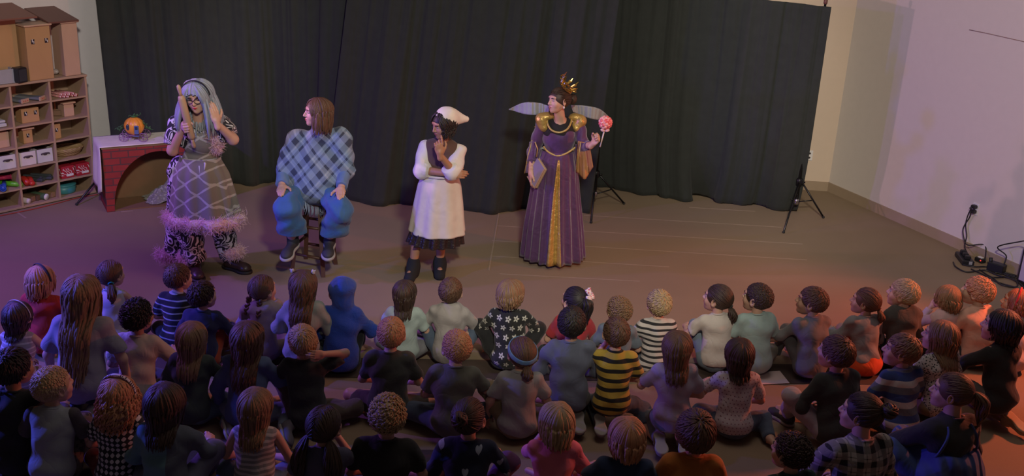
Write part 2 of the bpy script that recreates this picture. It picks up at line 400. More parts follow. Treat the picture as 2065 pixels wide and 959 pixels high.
def inside(P, prims, m):
    I = np.zeros(P.shape[:-1], bool)
    for p in prims:
        if not p[6]: I |= prim_eval(p, P[..., 0], P[..., 1], P[..., 2]) < m
    return I
def push_out(P, prims, m=.010, dirv=(0, -1, .0)):
    """slides points out of the clothes along one direction, then keeps each lock from falling back in"""
    P = P.copy(); d = np.asarray(dirv, float); d = np.broadcast_to(d, P.shape)
    for _ in range(22):
        I = inside(P, prims, m)
        if not I.any(): break
        P += d*(.009*I)[..., None]
    return P
def wave(P, Nn, rng, amp, freq, start=2):
    K, n = P.shape[:2]; t = np.linspace(0, 1, n)[None]; ph = rng.uniform(0, 6.28, (K, 1)); T = np.gradient(P, axis=1); T /= np.linalg.norm(T, axis=2)[..., None]+1e-9
    B = np.cross(T, Nn); e = np.minimum(1, t*2.5)
    return P+amp*(e*np.sin(freq*t*6.28+ph))[..., None]*B+amp*(e*np.cos(freq*t*6.28+ph))[..., None]*Nn*.8
def make_hair(style, Mh, length=.3, seed=1, prims=(), thick=1.0, vol=.0):
    """Mh maps head space to the person; returns list of (V,F)"""
    rng = np.random.default_rng(seed); out = []; sc = np.linalg.norm(Mh[:3, 0])
    if style != 'bald': out.append((xf(Mh, SCALP[0]), SCALP[1]))
    cen = xf(Mh, SKC[None])[0]
    def sk(D, off): return xf(Mh, SKC+D*(SKR+off))
    def outw(P): v = P-cen; return v/(np.linalg.norm(v, axis=-1)[..., None]+1e-9)
    def fib(n):
        i = np.arange(n)+.5; ph = np.arccos(1-2*i/n); th = PI*(1+5**.5)*i
        return np.stack([np.cos(th)*np.sin(ph), np.sin(th)*np.sin(ph), np.cos(ph)], 1)
    def scalp(D, low=-.45):
        x, y, z = D.T
        return (z > low+.35*np.clip(y+.3, 0, 1)) & ~((y > .42) & (z < .42)) & ~((y > .15) & (z < -.02))
    if style in ('short', 'crew', 'messy', 'curls'):
        n = {'short': 1100, 'crew': 900, 'messy': 1000, 'curls': 620}[style]
        D = fib(n*2); D = D[scalp(D)]; D = D+rng.normal(0, .04, D.shape)
        D /= np.linalg.norm(D, axis=1)[:, None]
        pole = np.array([.05, -.35, .93]); away = D-pole; sw = np.cross(D, pole)*.35
        arc = dict(short=.55, crew=.22, messy=.50, curls=.35)[style]*thick
        E_ = D+(away/(np.linalg.norm(away, axis=1)[:, None]+.15)+sw)*arc*rng.uniform(.7, 1.2, (len(D), 1))+rng.normal(0, .10 if style == 'messy' else .03, D.shape)
        m = 6 if style != 'curls' else 9
        Q = slerp(D, E_, m); o = np.linspace(0, 1, m)[None, :, None]
        lift = {'short': .007, 'crew': .007, 'messy': .012, 'curls': .013}[style]*rng.uniform(.4, 1.3, (len(D), 1, 1))
        P = sk(Q, .003+vol+lift*o**.8); N_ = outw(P)
        if style == 'curls': P = wave(P, N_, rng, .006*sc, 1.4)
        w = prof(m, len(D), rng, (.0052 if style != 'curls' else .0042)*sc, .12); out.append(locks(P, N_, w, w*.55, 4))
    elif style in ('long', 'bob', 'half', 'wavy', 'curly', 'yarn'):
        K = {'yarn': 150}.get(style, 380); gap = 128 if style != 'yarn' else 140
        az = np.radians(rng.uniform(-gap, gap, K)); aa = np.abs(az)/np.radians(128)
        D0 = np.stack([rng.uniform(.02, .10, K)*np.sign(az), -.55+1.05*aa, .95+0*az], 1)
        D1 = np.stack([np.sin(az), -np.cos(az), rng.uniform(-.55, .12, K)], 1)
        m1, m2 = 9, 13; lay = rng.uniform(0, 1, (K, 1, 1))
        Q = slerp(D0, D1, m1); o = np.sin(np.linspace(0, 1, m1)*PI*.5)[None, :, None]
        P1 = sk(Q, .004+vol+(.002+.010*lay)*o*thick)
        ln = length*rng.uniform(.82, 1.05, K)*(1-.12*aa)
        last = P1[:, -1]; t = np.linspace(0, 1, m2+1)[1:][None, :, None]
        h = last-cen; h[:, 2] = 0; h /= np.linalg.norm(h, axis=1)[:, None]+1e-9
        flare = {'bob': .010, 'curly': .035, 'yarn': .05}.get(style, -.012)
        P2 = last[:, None]+h[:, None]*flare*np.sin(t*PI*.6)+np.array([0, 0, -1.0])*t*ln[:, None, None]
        P = np.concatenate([P1, P2], 1)
        if prims:
            fr = (np.abs(az) > np.radians(112 if style != 'yarn' else 75))[:, None, None]; dv = np.where(fr, np.array([0, 1.0, 0]), np.array([0, -1.0, 0]))*np.ones((K, m2, 1))
            P2 = push_out(P2, prims, .012, dv)
            y = P2[..., 1]-P1[:, -1:, 1]; run = np.maximum.accumulate(np.abs(y), 1)*np.sign(y+1e-6); bl = .5*(run+y); ys = bl.copy()
            for _ in range(2): ys[:, 1:-1] = (ys[:, :-2]+ys[:, 1:-1]+ys[:, 2:])/3
            P2[..., 1] = P1[:, -1:, 1]+np.where(np.abs(ys) > np.abs(y), ys, y); P2[..., 1] += (lay[..., 0]*.014)*np.where(fr[..., 0], 1, -1)
            P2[..., 0] = (P2[..., 0]-cen[0])*(1-(.16 if style not in ('yarn',) else -.1)*t[..., 0])+cen[0]
            P = np.concatenate([P1, P2], 1)
        N_ = outw(P); N_[:, m1:, 2] *= .2; N_ /= np.linalg.norm(N_, axis=2)[..., None]
        am = {'wavy': .006, 'curly': .008, 'yarn': .002, 'half': .003, 'bob': .0015}.get(style, .003)
        P = wave(P, N_, rng, am*sc, {'curly': 4.5, 'wavy': 2.6}.get(style, 1.3))
        w = prof(m1+m2, K, rng, (.0066 if style != 'yarn' else .0075)*sc*thick, .25); out.append(locks(P, N_, w, w*(.55 if style != 'yarn' else .95), 5))
        if style in ('bob', 'half', 'long', 'wavy', 'curly'):
            pass
    elif style in ('pony', 'bun', 'lowbun', 'pigtails', 'braids', 'lowpony', 'highpony', 'space'):
        ties = {'pony': [(0, -.95, .30)], 'highpony': [(0, -.85, .62)], 'lowpony': [(0, -.95, -.42)], 'bun': [(0, -.85, .45)], 'lowbun': [(0, -.95, -.05)], 'pigtails': [(.75, -.6, -.45), (-.75, -.6, -.45)], 'braids': [(.62, -.72, -.45), (-.62, -.72, -.45)], 'space': [(.6, -.6, .4), (-.6, -.6, .4)]}[style]
        D = fib(1100); D = D[scalp(D, -.55)]
        tt = np.array(ties); tt = tt/np.linalg.norm(tt, axis=1)[:, None]
        if len(ties) == 2: T_ = tt[(D[:, 0] < 0).astype(int)]
        else: T_ = np.repeat(tt, len(D), 0)
        Q = slerp(D, T_+rng.normal(0, .03, T_.shape), 8); P = sk(Q, .004+vol+.006*rng.uniform(0, 1, (len(D), 1, 1))); N_ = outw(P)
        w = prof(8, len(D), rng, .0050*sc, .5); out.append(locks(P, N_, w, w*.5, 4))
        for q in tt:
            T0 = sk(q[None], .012)[0]; od = outw(T0[None])[0]
            if style in ('bun', 'lowbun', 'space'):
                r = (.034 if style in ('bun', 'lowbun') else .028)*sc*thick; c0 = T0+od*r*.7; K = 26
                ax_ = rng.normal(size=(K, 3)); ax_ /= np.linalg.norm(ax_, axis=1)[:, None]; e1 = np.cross(ax_, od); e1 /= np.linalg.norm(e1, axis=1)[:, None]; e2 = np.cross(ax_, e1)
                th = np.linspace(0, 5.2, 12); P = c0+r*(e1[:, None]*np.cos(th)[None, :, None]+e2[:, None]*np.sin(th)[None, :, None])*rng.uniform(.8, 1.1, (K, 1, 1))
                N_ = (P-c0)/np.linalg.norm(P-c0, axis=2)[..., None]; w = prof(12, K, rng, .011*sc, .3); out.append(locks(P, N_, w, w*.6, 5))
                mb = MB().ell(c0, (r*.95,)*3); out.append((np.concatenate(mb.v), np.array(mb.f)))
            elif style == 'braids':
                mb = MB(); p = T0.copy(); nb = max(3, int(length/.026))
                dn = np.array([od[0]*.12, -.06, -1.0])
                for b in range(nb):
                    p = p+dn*.024; pp = push_out(p[None], prims, .014)[0] if prims else p
                    for sgn in (-1, 1): mb.ell(pp+np.array([sgn*.009, 0, sgn*.006]), (.015*(1-.4*b/nb), .013*(1-.4*b/nb), .019), nu=8, nv=6, R=rotm(0, sgn*.5, 0))
                out.append((np.concatenate(mb.v), np.array(mb.f)))
            else:
                K = 80; m2 = 14; t = np.linspace(0, 1, m2)[None, :, None]; ang = rng.uniform(0, 6.28, K); rr = np.sqrt(rng.uniform(0, 1, K))[:, None, None]
                ln = length*rng.uniform(.8, 1.05, (K, 1, 1)); arch = (.05 if style != 'lowpony' else .03)*sc
                base = T0+od*arch*np.sin(np.minimum(t*2.2, 1)*PI*.5)*1.0+np.array([0, 0, -1.0])*ln*t**1.15
                rad = (.008+.026*np.sin(np.minimum(t*1.15, 1)*PI)**.8*thick)*rr*sc
                e1 = np.cross(od, (0, 0, 1.0)); e1 /= np.linalg.norm(e1)+1e-9; e2 = od
                P = base+rad*(np.cos(ang)[:, None, None]*e1+np.sin(ang)[:, None, None]*e2)
                if prims: P = push_out(P, prims, .012)
                N_ = np.cos(ang)[:, None, None]*e1+np.sin(ang)[:, None, None]*e2+0*P
                P = wave(P, N_, rng, .004*sc, 2.0); w = prof(m2, K, rng, .0062*sc, .25); out.append(locks(P, N_, w, w*.6, 5))
    return out
def hair_part(style, Mh, color, parent, s=1.0, **kw):
    V, F_ = merge(make_hair(style, Mh, **kw)); return obj('hair', V*s, F_, HAIR[color], parent)
def face_parts(Mh, parent, s=1.0, lips=(.42, .10, .09), brow='dkbrown', iris=(.06, .03, .02)):
    we = mat('eye_white', (.42, .38, .36), rough=.25, vary=0); ir = mat('iris_%d' % int(iris[0]*100), iris, rough=.2, vary=0)
    for sx in (-1, 1):
        mb = MB().ell((sx*.031, .0755, .003), (.0125, .0085, .0062), 0).ell((sx*.031, .0822, .003), (.0050, .0026, .0055), 1, 10, 7)
        V = xf(Mh, np.concatenate(mb.v)); obj('eye', V*s, mb.f, [we, ir], parent, mi=mb.m)
        b = MB().tube([(sx*.016, .092, .021), (sx*.031, .092, .026), (sx*.047, .082, .021)], [.002, .0034, .0015], 6)
        obj('eyebrow', xf(Mh, np.concatenate(b.v))*s, b.f, HAIR[brow], parent)
    lp = MB().tube([(-.021, .083, -.057), (-.010, .0925, -.053), (0, .0935, -.0545), (.010, .0925, -.053), (.021, .083, -.057)], [.001, .004, .0035, .004, .001], 6).tube([(-.019, .083, -.058), (0, .0915, -.063), (.019, .083, -.058)], [.001, .0048, .001], 6)
    obj('lips', xf(Mh, np.concatenate(lp.v))*s, lp.f, mat('lips_%d' % int(lips[0]*100), lips, rough=.35, vary=0), parent)
# ------------------------------------------------------------------ children seated on the floor
def folds(seed, A=.0045):
    r = random.Random(seed); p = [r.uniform(0, 6) for _ in range(6)]
    return lambda X, Y, Z: (A*1.25*(np.sin(23*X+2.5*np.sin(15*Z+p[0])+p[1])*np.sin(19*Z+2*np.sin(12*X+p[2]))+.8*np.sin(42*Z+3*np.sin(9*X+p[3])+8*Y)*np.sin(14*X+p[4]))).astype(np.float32)
LEG = {  # knee, ankle, toe offset for the +x side
    'cross': ((.20, .17, .105), (-.04, .27, .05), (-.10, .10, -.02)), 'wide': ((.27, .14, .10), (.0, .26, .05), (-.10, .06, -.02)),
    'up': ((.10, .21, .30), (.09, .33, .06), (.0, .11, -.035)), 'upwide': ((.22, .17, .27), (.13, .30, .06), (.02, .11, -.035)),
    'kneel': ((.10, .26, .06), (.075, -.05, .06), (.0, -.11, -.02)), 'side': ((.24, .16, .075), (.24, -.07, .05), (.05, -.12, -.015)),
    'out': ((.12, .30, .10), (.12, .56, .05), (.02, .03, .08))}
def arm_pts(kind, sx, L, lz=0):
    e, w = {'lap': ((.185, L+.03, .245), (.07, .23, .17)), 'hug': ((.175, L+.12, .285), (.03, .31, .24)), 'prop': ((.20, L-.09, .25), (.23, -.14, .065)),
            'chin': ((.14, L+.17, .28), (.05, L+.15, .44)), 'neck': ((.235, L+.05, .50), (.10, L-.04, .53)), 'down': ((.19, L+.00, .235), (.20, .10, .10)),
            'knee': ((.20, L+.07, .27), (.17, .25, .27)), 'head': ((.25, L+.05, .50), (.12, L+.02, .60))}[kind]
    return np.array([sx*e[0], e[1], e[2]+lz]), np.array([sx*w[0], w[1], w[2]+lz])
SG = .91
def seated(label, px, py, hair, top, bottom, s=1.0, yaw=0, hy=0, hp=8, tilt=0, L=.07, lx=0, legs=('cross', 'cross'), arms=('lap', 'lap'), sleeve='short',
           skin_='light', hs=None, seed=None, shoes=None, shoe_col=(.05, .05, .06), sole_col=(.35, .33, .3), hood=None, wide=1.0, hkw=None, extra=None, group='children seated on the floor', cat='person', sleeve_mat=None, vox=.009, hem=.035):
    seed = seed or int(px*7+py); rng = random.Random(seed); s = s*SG; hs = (hs or .94)*1.13
    lz = .09 if 'kneel' in legs else 0.0; w = wide
    Hc = np.array([lx, L+.035, .572+lz]); zh = Hc[2]*s; wp = at(px, py, zh); ya = math.radians(yaw)
    Rz = rotm(0, 0, ya); root = wp-Rz@(Hc*s); root[2] = 0
    T = empty('person', root, ya, label, cat, group)
    pel = np.array([0, 0, .115+lz]); N = np.array([lx*.85, L, .455+lz]); ch = np.array([lx*.6, L*.72, .335+lz]); be = np.array([lx*.3, L*.25, .21+lz])
    Mh = mat4(rotm(math.radians(hp), math.radians(tilt), math.radians(hy)), Hc, hs)
    B = [ell_(pel, (.105*w, .08, .09)), ell_(be, (.088*w, .068, .12)), ell_(ch, (.098*w, .068, .12)), cap_((N[0]-.085, N[1]-.003, N[2]-.03), (N[0]+.085, N[1]-.003, N[2]-.03), .036),
         cap_(N, Hc+np.array([0, -.022, -.05]), .040, .038)]
    Tp = [ell_(pel+(0, -.004, .005), (.132*w, .104, .105)), ell_(be, (.112*w, .090, .13)), ell_(ch+(0, -.006, 0), (.122*w, .085, .13)), cap_((N[0]-.088, N[1]-.005, N[2]-.035), (N[0]+.088, N[1]-.005, N[2]-.035), .044),
          cap_(N+(0, -.01, -.02), N+(0, -.008, .012), .050, .044, 1)]
    torso = list(Tp); parts = []; trp = [ell_(pel+(0, .010, -.015), (.126*w, .096, .095))] if bottom[0] != 'skirt' else [ell_(pel+(0, -.01, -.035), (.152*w, .128, .085)), ell_(pel+(0, 0, .03), (.115*w, .088, .07))]
    SL = []
    for i, sx in enumerate((-1, 1)):
        sh = np.array([N[0]+sx*.112*w, N[1]-.004, N[2]-.040]); el, wr = arm_pts(arms[i], sx, L, lz); el[0] += lx*.5
        B += [cap_(sh, el, .032, .026), cap_(el, wr, .026, .020)]
        d = wr-el; d /= np.linalg.norm(d); hd = d.copy()
        if arms[i] == 'prop': hd = np.array([sx*.4, -.8, -.15])
        bk = np.array([sx*.5, 0, .9]) if arms[i] in ('lap', 'hug', 'knee', 'prop', 'down') else np.array([sx, -.4, 0])
        parts.append(put_hand(-sx, wr+hd*.008, hd, bk, .74, lo=True))
        sp = [cap_(sh, sh+(el-sh)*(.78 if sleeve == 'short' else 1.0), (.044), .046 if sleeve == 'short' else .041, 1 if sleeve == 'short' else 0)]
        if sleeve == 'long': sp.append(cap_(el, el+(wr-el)*.95, (.040), .034, 1))
        if sleeve != 'none': SL += sp; torso += sp
        kn, an, to = [np.array(q) for q in LEG[legs[i]]]
        kn = kn*np.array([sx, 1, 1]); an = an*np.array([sx, 1, 1]); to = to*np.array([sx, 1, 1])
        if legs[i] == 'cross' and sx > 0: an = an+np.array([0, .04, .03])
        hip = np.array([sx*.07, .02, .10+lz])
        B += [cap_(hip, kn, .056, .044), cap_(kn, an, .042, .028), cap_(an, an+to*.9, .026, .020)]
        bk_ = bottom[0]
        if bk_ == 'pants': trp += [cap_(hip, kn, .066, .053), cap_(kn, an-(an-kn)*.06, .052, .040, 1)]
        elif bk_ == 'shorts': trp += [cap_(hip, hip+(kn-hip)*.8, .074, .062, 1)]
        elif bk_ == 'leggings': trp += [cap_(hip, kn, .064, .051), cap_(kn, an, .049, .034, 1)]
        elif bk_ == 'skirt': trp += [cap_(hip, hip+(kn-hip)*.9, .09, .085, 1)]
        if shoes and shoes[i]:
            if legs[i] in ('kneel', 'side'): M_ = mat4(frame(to+np.array([0, 0, -.005]), (0, 0, -1) if legs[i] == 'kneel' else (sx*.9, -.2, .35)), an+np.array([0, .0, .035 if legs[i] == 'kneel' else 0]), .86)
            else: M_ = mat4(frame((to[0], to[1], 0), (0, 0, 1)), (an[0], an[1]-.01, .014), .86)
            so = obj('shoe', xf(M_, SHOE[0][0])*s, SHOE[0][1], mat('shoe_%.2f_%.2f_%.2f' % shoe_col, shoe_col, rough=.7), T)
            obj('sole', xf(M_, SHOE[1][0])*s, SHOE[1][1], mat('sole_%.2f_%.2f_%.2f' % sole_col, sole_col, rough=.8), so)
    body = skin(B, vox=vox, k=.018, floor=.006)
    showface = abs(yaw+hy) > 38
    hd_ = HEAD if (showface or hs > 1) else HEADLO
    body = merge([body, (xf(Mh, hd_[0]), hd_[1])]+parts)
    obj('body', body[0]*s, body[1], SKIN[skin_], T)
    if showface: face_parts(Mh, T, s)
    up = Tp+SL
    if hood == 'down': up = up+[cap_((N[0]-.055, N[1]-.03, N[2]+.0), (N[0]+.055, N[1]-.03, N[2]+.0), .036), ell_((N[0], N[1]-.055, N[2]-.045), (.085, .035, .065)), cap_((N[0]-.06, N[1]+.02, N[2]+.005), (N[0]-.05, N[1]-.03, N[2]+.005), .03), cap_((N[0]+.06, N[1]+.02, N[2]+.005), (N[0]+.05, N[1]-.03, N[2]+.005), .03)]
    if hood == 'up':
        hc = xf(Mh, SKC[None])[0]; up = up+[ell_(hc+(0, -.012, .005), (.092, .112, .106)), ell_(hc+(0, -.015, -.06), (.070, .078, .075)), ell_(hc+(0, .13, -.03), (.06, .10, .08), sub=True, k=.02), ell_(hc+(-.0, -.05, .06), (.05, .08, .06))]
    if sleeve_mat is not None and SL:
        V, F_ = skin(Tp, vox=vox, k=.035, disp=folds(seed), floor=.012); sh_ = obj('shirt', V*s, F_, top, T)
        hf = len(SL)//2
        for q_ in (SL[:hf], SL[hf:]): V, F_ = skin(q_, vox=vox, k=.03, disp=folds(seed+1)); obj('sleeve', V*s, F_, sleeve_mat, T)
    else:
        V, F_ = skin(up, vox=vox, k=.036 if sleeve == 'long' else .032, disp=folds(seed, .006 if hood or sleeve == 'long' else .0045), floor=hem+(lz if lz else 0)*.8)
        obj('hoodie' if hood else 'shirt', V*s, F_, top, T)
    V, F_ = skin(trp, vox=vox, k=.03, disp=folds(seed+5, .005), floor=.008)
    obj({'pants': 'trousers', 'leggings': 'leggings', 'shorts': 'shorts', 'skirt': 'skirt'}[bottom[0]], V*s, F_, bottom[1], T)
    cr = .047; cn = N+np.array([0, -.008, .010]); ca, cb = (M_c := frame((Hc-N)*np.array([1, 1, 1.0]), (0, -1, 0)))[:, 0], M_c[:, 2]
    if hood != 'up':
        V, F_ = tube_mesh([cn+cr*(ca*math.cos(t)+cb*math.sin(t)) for t in np.linspace(0, 2*PI, 24, endpoint=False)], .0065, 6, True); obj('collar', V*s, F_, top, T)
    if hood != 'up' and hair: hair_part(hair[0], Mh, hair[1], T, s, length=(hair[2] if len(hair) > 2 else .05), seed=seed, prims=torso, **(hkw or {}))
    if extra: extra(T, Mh, s, dict(N=N, ch=ch, be=be, prims=torso, Hc=Hc, L=L))
    return T
def headband(color_mat, r=.010, flat=.35, tiltback=.15, name='headband', full=False):
    def f(T, Mh, s, J):
        th = np.linspace(0, 2*PI, 40, endpoint=False) if full else np.linspace(-.15, PI+.15, 30)
        if full: D = np.stack([np.cos(th)*1.0, np.sin(th), .22+.30*np.sin(th)], 1)
        else: D = np.stack([np.cos(th), 0*th+tiltback, np.sin(th)], 1)
        D /= np.linalg.norm(D, axis=1)[:, None]; P = xf(Mh, SKC+D*(SKR+(.014 if full else .019)))
        N_ = P-xf(Mh, SKC[None])[0]; N_ /= np.linalg.norm(N_, axis=1)[:, None]
        if full: P = np.vstack([P, P[:1]]); N_ = np.vstack([N_, N_[:1]])
        w = np.full((1, len(P)), r); V, F_ = locks(P[None], N_[None], w, w*flat, 8); obj(name, V*s, F_, color_mat, T)
    return f
def bow(color_mat, where=(.25, -.6, .75), size=.05):
    def f(T, Mh, s, J):
        D = np.array(where); D = D/np.linalg.norm(D); c = xf(Mh, (SKC+D*(SKR+.028))[None])[0]; n = c-xf(Mh, SKC[None])[0]; n /= np.linalg.norm(n)
        R = np.stack([np.cross((0, 0, 1.0), n)/np.linalg.norm(np.cross((0, 0, 1.0), n)), n, np.cross(n, np.cross((0, 0, 1.0), n)/-np.linalg.norm(np.cross((0, 0, 1.0), n)))], 1)
        mb = MB()
        for sx in (-1, 1):
            P = []
            for u in np.linspace(0, 1, 7):
                h = size*(.18+.5*u**.8); x = sx*size*u
                P.append([R@np.array([x, .012*math.sin(u*PI)+.012*math.cos(a), h*math.sin(a)])+c for a in np.linspace(0, 2*PI, 12, endpoint=False)])
            mb.add(*loft(P)); mb.tube([c, c+R@np.array([sx*size*.25, .004, -size*.7]), c+R@np.array([sx*size*.5, .0, -size*1.5])], [.006, .012, .014], 6)
        mb.ell(c, (.012, .012, .014)); mb.build('hair_bow', color_mat, T, True) if s == 1 else obj('hair_bow', np.concatenate(mb.v)*s, mb.f, color_mat, T)
    return f
def tie(color_mat, spots):
    def f(T, Mh, s, J):
        for D in spots:
            D = np.array(D, float); D /= np.linalg.norm(D); c = xf(Mh, (SKC+D*(SKR+.016))[None])[0]; n = c-xf(Mh, SKC[None])[0]; n /= np.linalg.norm(n)
            a = np.cross(n, (0, 0, 1.0)); a /= np.linalg.norm(a); b = np.cross(n, a); r = .017
            V, F_ = tube_mesh([c+r*(a*math.cos(t)+b*math.sin(t)) for t in np.linspace(0, 2*PI, 14, endpoint=False)], .006, 6, True)
            obj('hair_tie', V*s, F_, color_mat, T)
    return f
def both(*fs):
    def f(*a):
        for g in fs: g(*a)
    return f
# ------------------------------------------------------------------ the room
def carpet(c):
    n = c.noise(260, 1)*.5+c.noise(3.0, 3)*.25
    return c.mix(n, (.215, .155, .098), (.35, .258, .168))
CARPET = mat('carpet', carpet, rough=.95, bump=(lambda c: c.noise(300, 1), .35, .004))
def struct(name, V, Fs, m, **kw): return setp(obj(name, V, Fs, m, smooth=False, **kw), kind='structure')
struct('floor', [(-6.6, 2.5, 0), (7.5, 2.5, 0), (7.5, 12.6, 0), (-6.6, 12.6, 0), (-6.6, 2.5, -.05), (7.5, 2.5, -.05), (7.5, 12.6, -.05), (-6.6, 12.6, -.05)],
       [(0, 1, 2, 3), (7, 6, 5, 4), (0, 4, 5, 1), (1, 5, 6, 2), (2, 6, 7, 3), (3, 7, 4, 0)], CARPET)
PAINT = mat('wall_paint', (.66, .60, .56), rough=.75, bump=(120, .06, .002), vary=.03)
BACKWARM = mat('wall_warm_light_back', (.66, .53, .42), rough=.75, bump=(120, .06, .002), vary=.03)  # salmon tint of the warm light on this wall, put into its colour
BASE = mat('baseboard_vinyl', (.36, .27, .19), rough=.5, vary=.05)
def wall(name, a, b, side, h=4.2, m=PAINT, base=None):
    a = np.array(a, float); b = np.array(b, float); d = (b-a)/np.linalg.norm(b-a); n = np.array([-d[1], d[0]])*side
    def slab(a_, b_, t, z0, z1, off=0.0):
        q = [a_-n*off, b_-n*off, b_+n*t, a_+n*t]; P = [(*p, z0) for p in q]+[(*p, z1) for p in q]
        Fs = [(3, 2, 1, 0), (4, 5, 6, 7), (0, 1, 5, 4), (1, 2, 6, 5), (2, 3, 7, 6), (3, 0, 4, 7)]
        return P, ([f[::-1] for f in Fs] if side < 0 else Fs)
    struct(name, *slab(a, b, .12, 0, h), m)
    if base: struct(base, *slab(a, b, -.001, 0, .105, .014), BASE)
RC = (3.53, 11.71)
wall('wall_back', (-4.9, 11.95), RC, 1, m=BACKWARM, base='baseboard_back')
wall('wall_right', RC, (6.33, 5.86), 1, base='baseboard_right')
SU = np.array([.637, .771]); SN = np.array([-.771, .637]); SR = np.array([-4.19, 10.28])
wl = SR+SN*.44
wall('wall_left', tuple(wl-SU*4.6), tuple(wl+SU*1.9), 1, m=mat('wall_paint_left', (.64, .62, .63), rough=.8, vary=.04))
# board fixed high on the back wall, its foot just shows above the drape
mb = MB().box((2.9, 11.78, 3.10), (1.9, .02, 1.6), bev=.004); o = mb.build('wall_board', mat('pale_blue_board', lambda c: c.mix(c.noise(2.2, 3, 1), (.16, .30, .42), (.45, .52, .60)), rough=.6))
setp(o, 'pale blue board high on the back wall, its foot showing above the black drape', 'board')
# tape lines on the carpet
TAPE = mat('floor_tape', (.36, .27, .20), rough=.7, vary=.15)
def tape(p, q, label, w=.012):
    a, b = at(*p)[:2], at(*q)[:2]; d = (b-a)/np.linalg.norm(b-a); n = np.array([-d[1], d[0]])*w/2
    z0 = .001+.0008*(p[0] == 1006); P = [(*(a-n), z0), (*(b-n), z0), (*(b+n), z0), (*(a+n), z0)]; P += [(x, y, z+.002) for x, y, z in P]
    o = obj('floor_tape', P, [(3, 2, 1, 0), (4, 5, 6, 7), (0, 1, 5, 4), (1, 2, 6, 5), (2, 3, 7, 6), (3, 0, 4, 7)], TAPE, smooth=False)
    setp(o, label, 'floor tape', 'faint tape lines on the carpet')
tape((1006, 430), (986, 545), 'faint tape line running towards the audience, left of the purple gown')
tape((1390, 418), (1523, 426), 'short faint tape line right under the hem of the right black drape')
tape((1177, 434), (1576, 458), 'faint tape line reaching the front foot of the right tripod stand')
tape((1000, 455), (1619, 492), 'faint tape line across the stage, second one below the right drape')
tape((992, 485), (1627, 524), 'faint tape line across the stage at knee height of the purple gown')
tape((988, 516), (1350, 538), 'faint tape line meeting the front hem of the purple gown')
tape((1007, 552), (1290, 567), 'faint tape line nearest the front row of children')
tape((36, 429), (52, 440), 'small purple lit tape mark in front of the cubby shelf', .02)
tape((244, 427), (268, 425), 'small pale tape mark in front of the brick fireplace', .02)
# dark sitting strips on the carpet
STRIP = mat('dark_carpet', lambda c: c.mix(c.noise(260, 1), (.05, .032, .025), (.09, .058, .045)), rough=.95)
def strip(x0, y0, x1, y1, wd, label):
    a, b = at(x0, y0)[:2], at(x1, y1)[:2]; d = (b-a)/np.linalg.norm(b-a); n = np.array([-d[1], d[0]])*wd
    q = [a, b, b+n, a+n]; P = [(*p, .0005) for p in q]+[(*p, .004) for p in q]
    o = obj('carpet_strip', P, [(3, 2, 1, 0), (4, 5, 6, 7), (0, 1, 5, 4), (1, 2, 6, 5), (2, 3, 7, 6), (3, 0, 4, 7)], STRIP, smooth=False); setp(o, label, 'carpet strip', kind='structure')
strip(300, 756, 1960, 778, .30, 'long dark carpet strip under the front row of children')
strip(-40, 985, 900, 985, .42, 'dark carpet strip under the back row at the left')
# ------------------------------------------------------------------ black drapes on stands
BLACK = mat('black_drape', (.026, .030, .028), rough=.95, sheen=.06, bump=(lambda c: c.noise(2.2, 2, .5)+c.noise(350, 1)*.03, .35, .03), vary=.2)
def drape(label, top, bottom, z, seed, nf, amp=.05, zl=None, gp_=1):
    rng = np.random.default_rng(seed); nu, nv = 260, 44
    def along(poly, n):
        poly = np.asarray(poly, float); L = np.r_[0, np.cumsum(np.linalg.norm(np.diff(poly, axis=0), axis=1))]; t = np.linspace(0, L[-1], n)
        return np.stack([np.interp(t, L, poly[:, i]) for i in range(poly.shape[1])], 1)
    A = along(top, nu); B = along(smooth_path(bottom, 6), nu)
    d = np.gradient(B[:, :2], axis=0); d /= np.linalg.norm(d, axis=1)[:, None]; N = np.stack([d[:, 1], -d[:, 0]], 1)
    u = np.linspace(0, 1, nu); ph = np.cumsum(rng.uniform(.3, 1.7, nu)); ph = ph/ph[-1]*nf*2*PI
    f = (np.sin(ph)*.6)*(.35+.65*(np.sin(u*17+seed*2)>-.2))+np.sin(ph*.43+2)*.5+np.sin(ph*2.3+1)*.16; env = .45+.55*np.abs(np.sin(u*7+seed))
    ph2 = ph*.37; f2 = np.sin(ph2+1.3)+.5*np.sin(ph2*2.1)
    P = np.zeros((nu, nv, 3)); zt = np.linspace(0, 1, nv)**1.0
    for j, t in enumerate(zt):
        g_ = t**gp_; c = A[:, :2]*(1-g_)+B[:, :2]*g_; a = (1-u**24)*amp*((1-t)*f*env*.8+t*(f2*1.1+f*env*.5))
        P[:, j, :2] = c+N*a[:, None]; P[:, j, 2] = z*(1-t)+.004*t+ (zl(u)*(1-t) if zl else 0)
    V, F_ = sheet(P, .006); return setp(obj('drape', V, F_, BLACK), label, 'curtain', 'black drapes behind the stage')
B2 = lambda *pts: [tuple(at(x, y)[:2]) for x, y in pts]
drape('black drape behind the fireplace and the actor in the wig, leftmost panel', [(-4.16, 10.55), (-1.62, 10.62)], [(-4.08, 10.62)]+B2((330, 380), (430, 373), (505, 372), (560, 368), (600, 372), (640, 385), (690, 398)), 2.62, 3, 15, .046)
drape('black drape behind the stool and the maid, middle panel', [(-1.62, 10.46), (.93, 10.50)], B2((660, 396), (730, 410), (800, 414), (880, 418), (925, 424), (960, 430), (1010, 428), (1050, 426), (1110, 430), (1190, 431)), 2.56, 9, 13, .046)
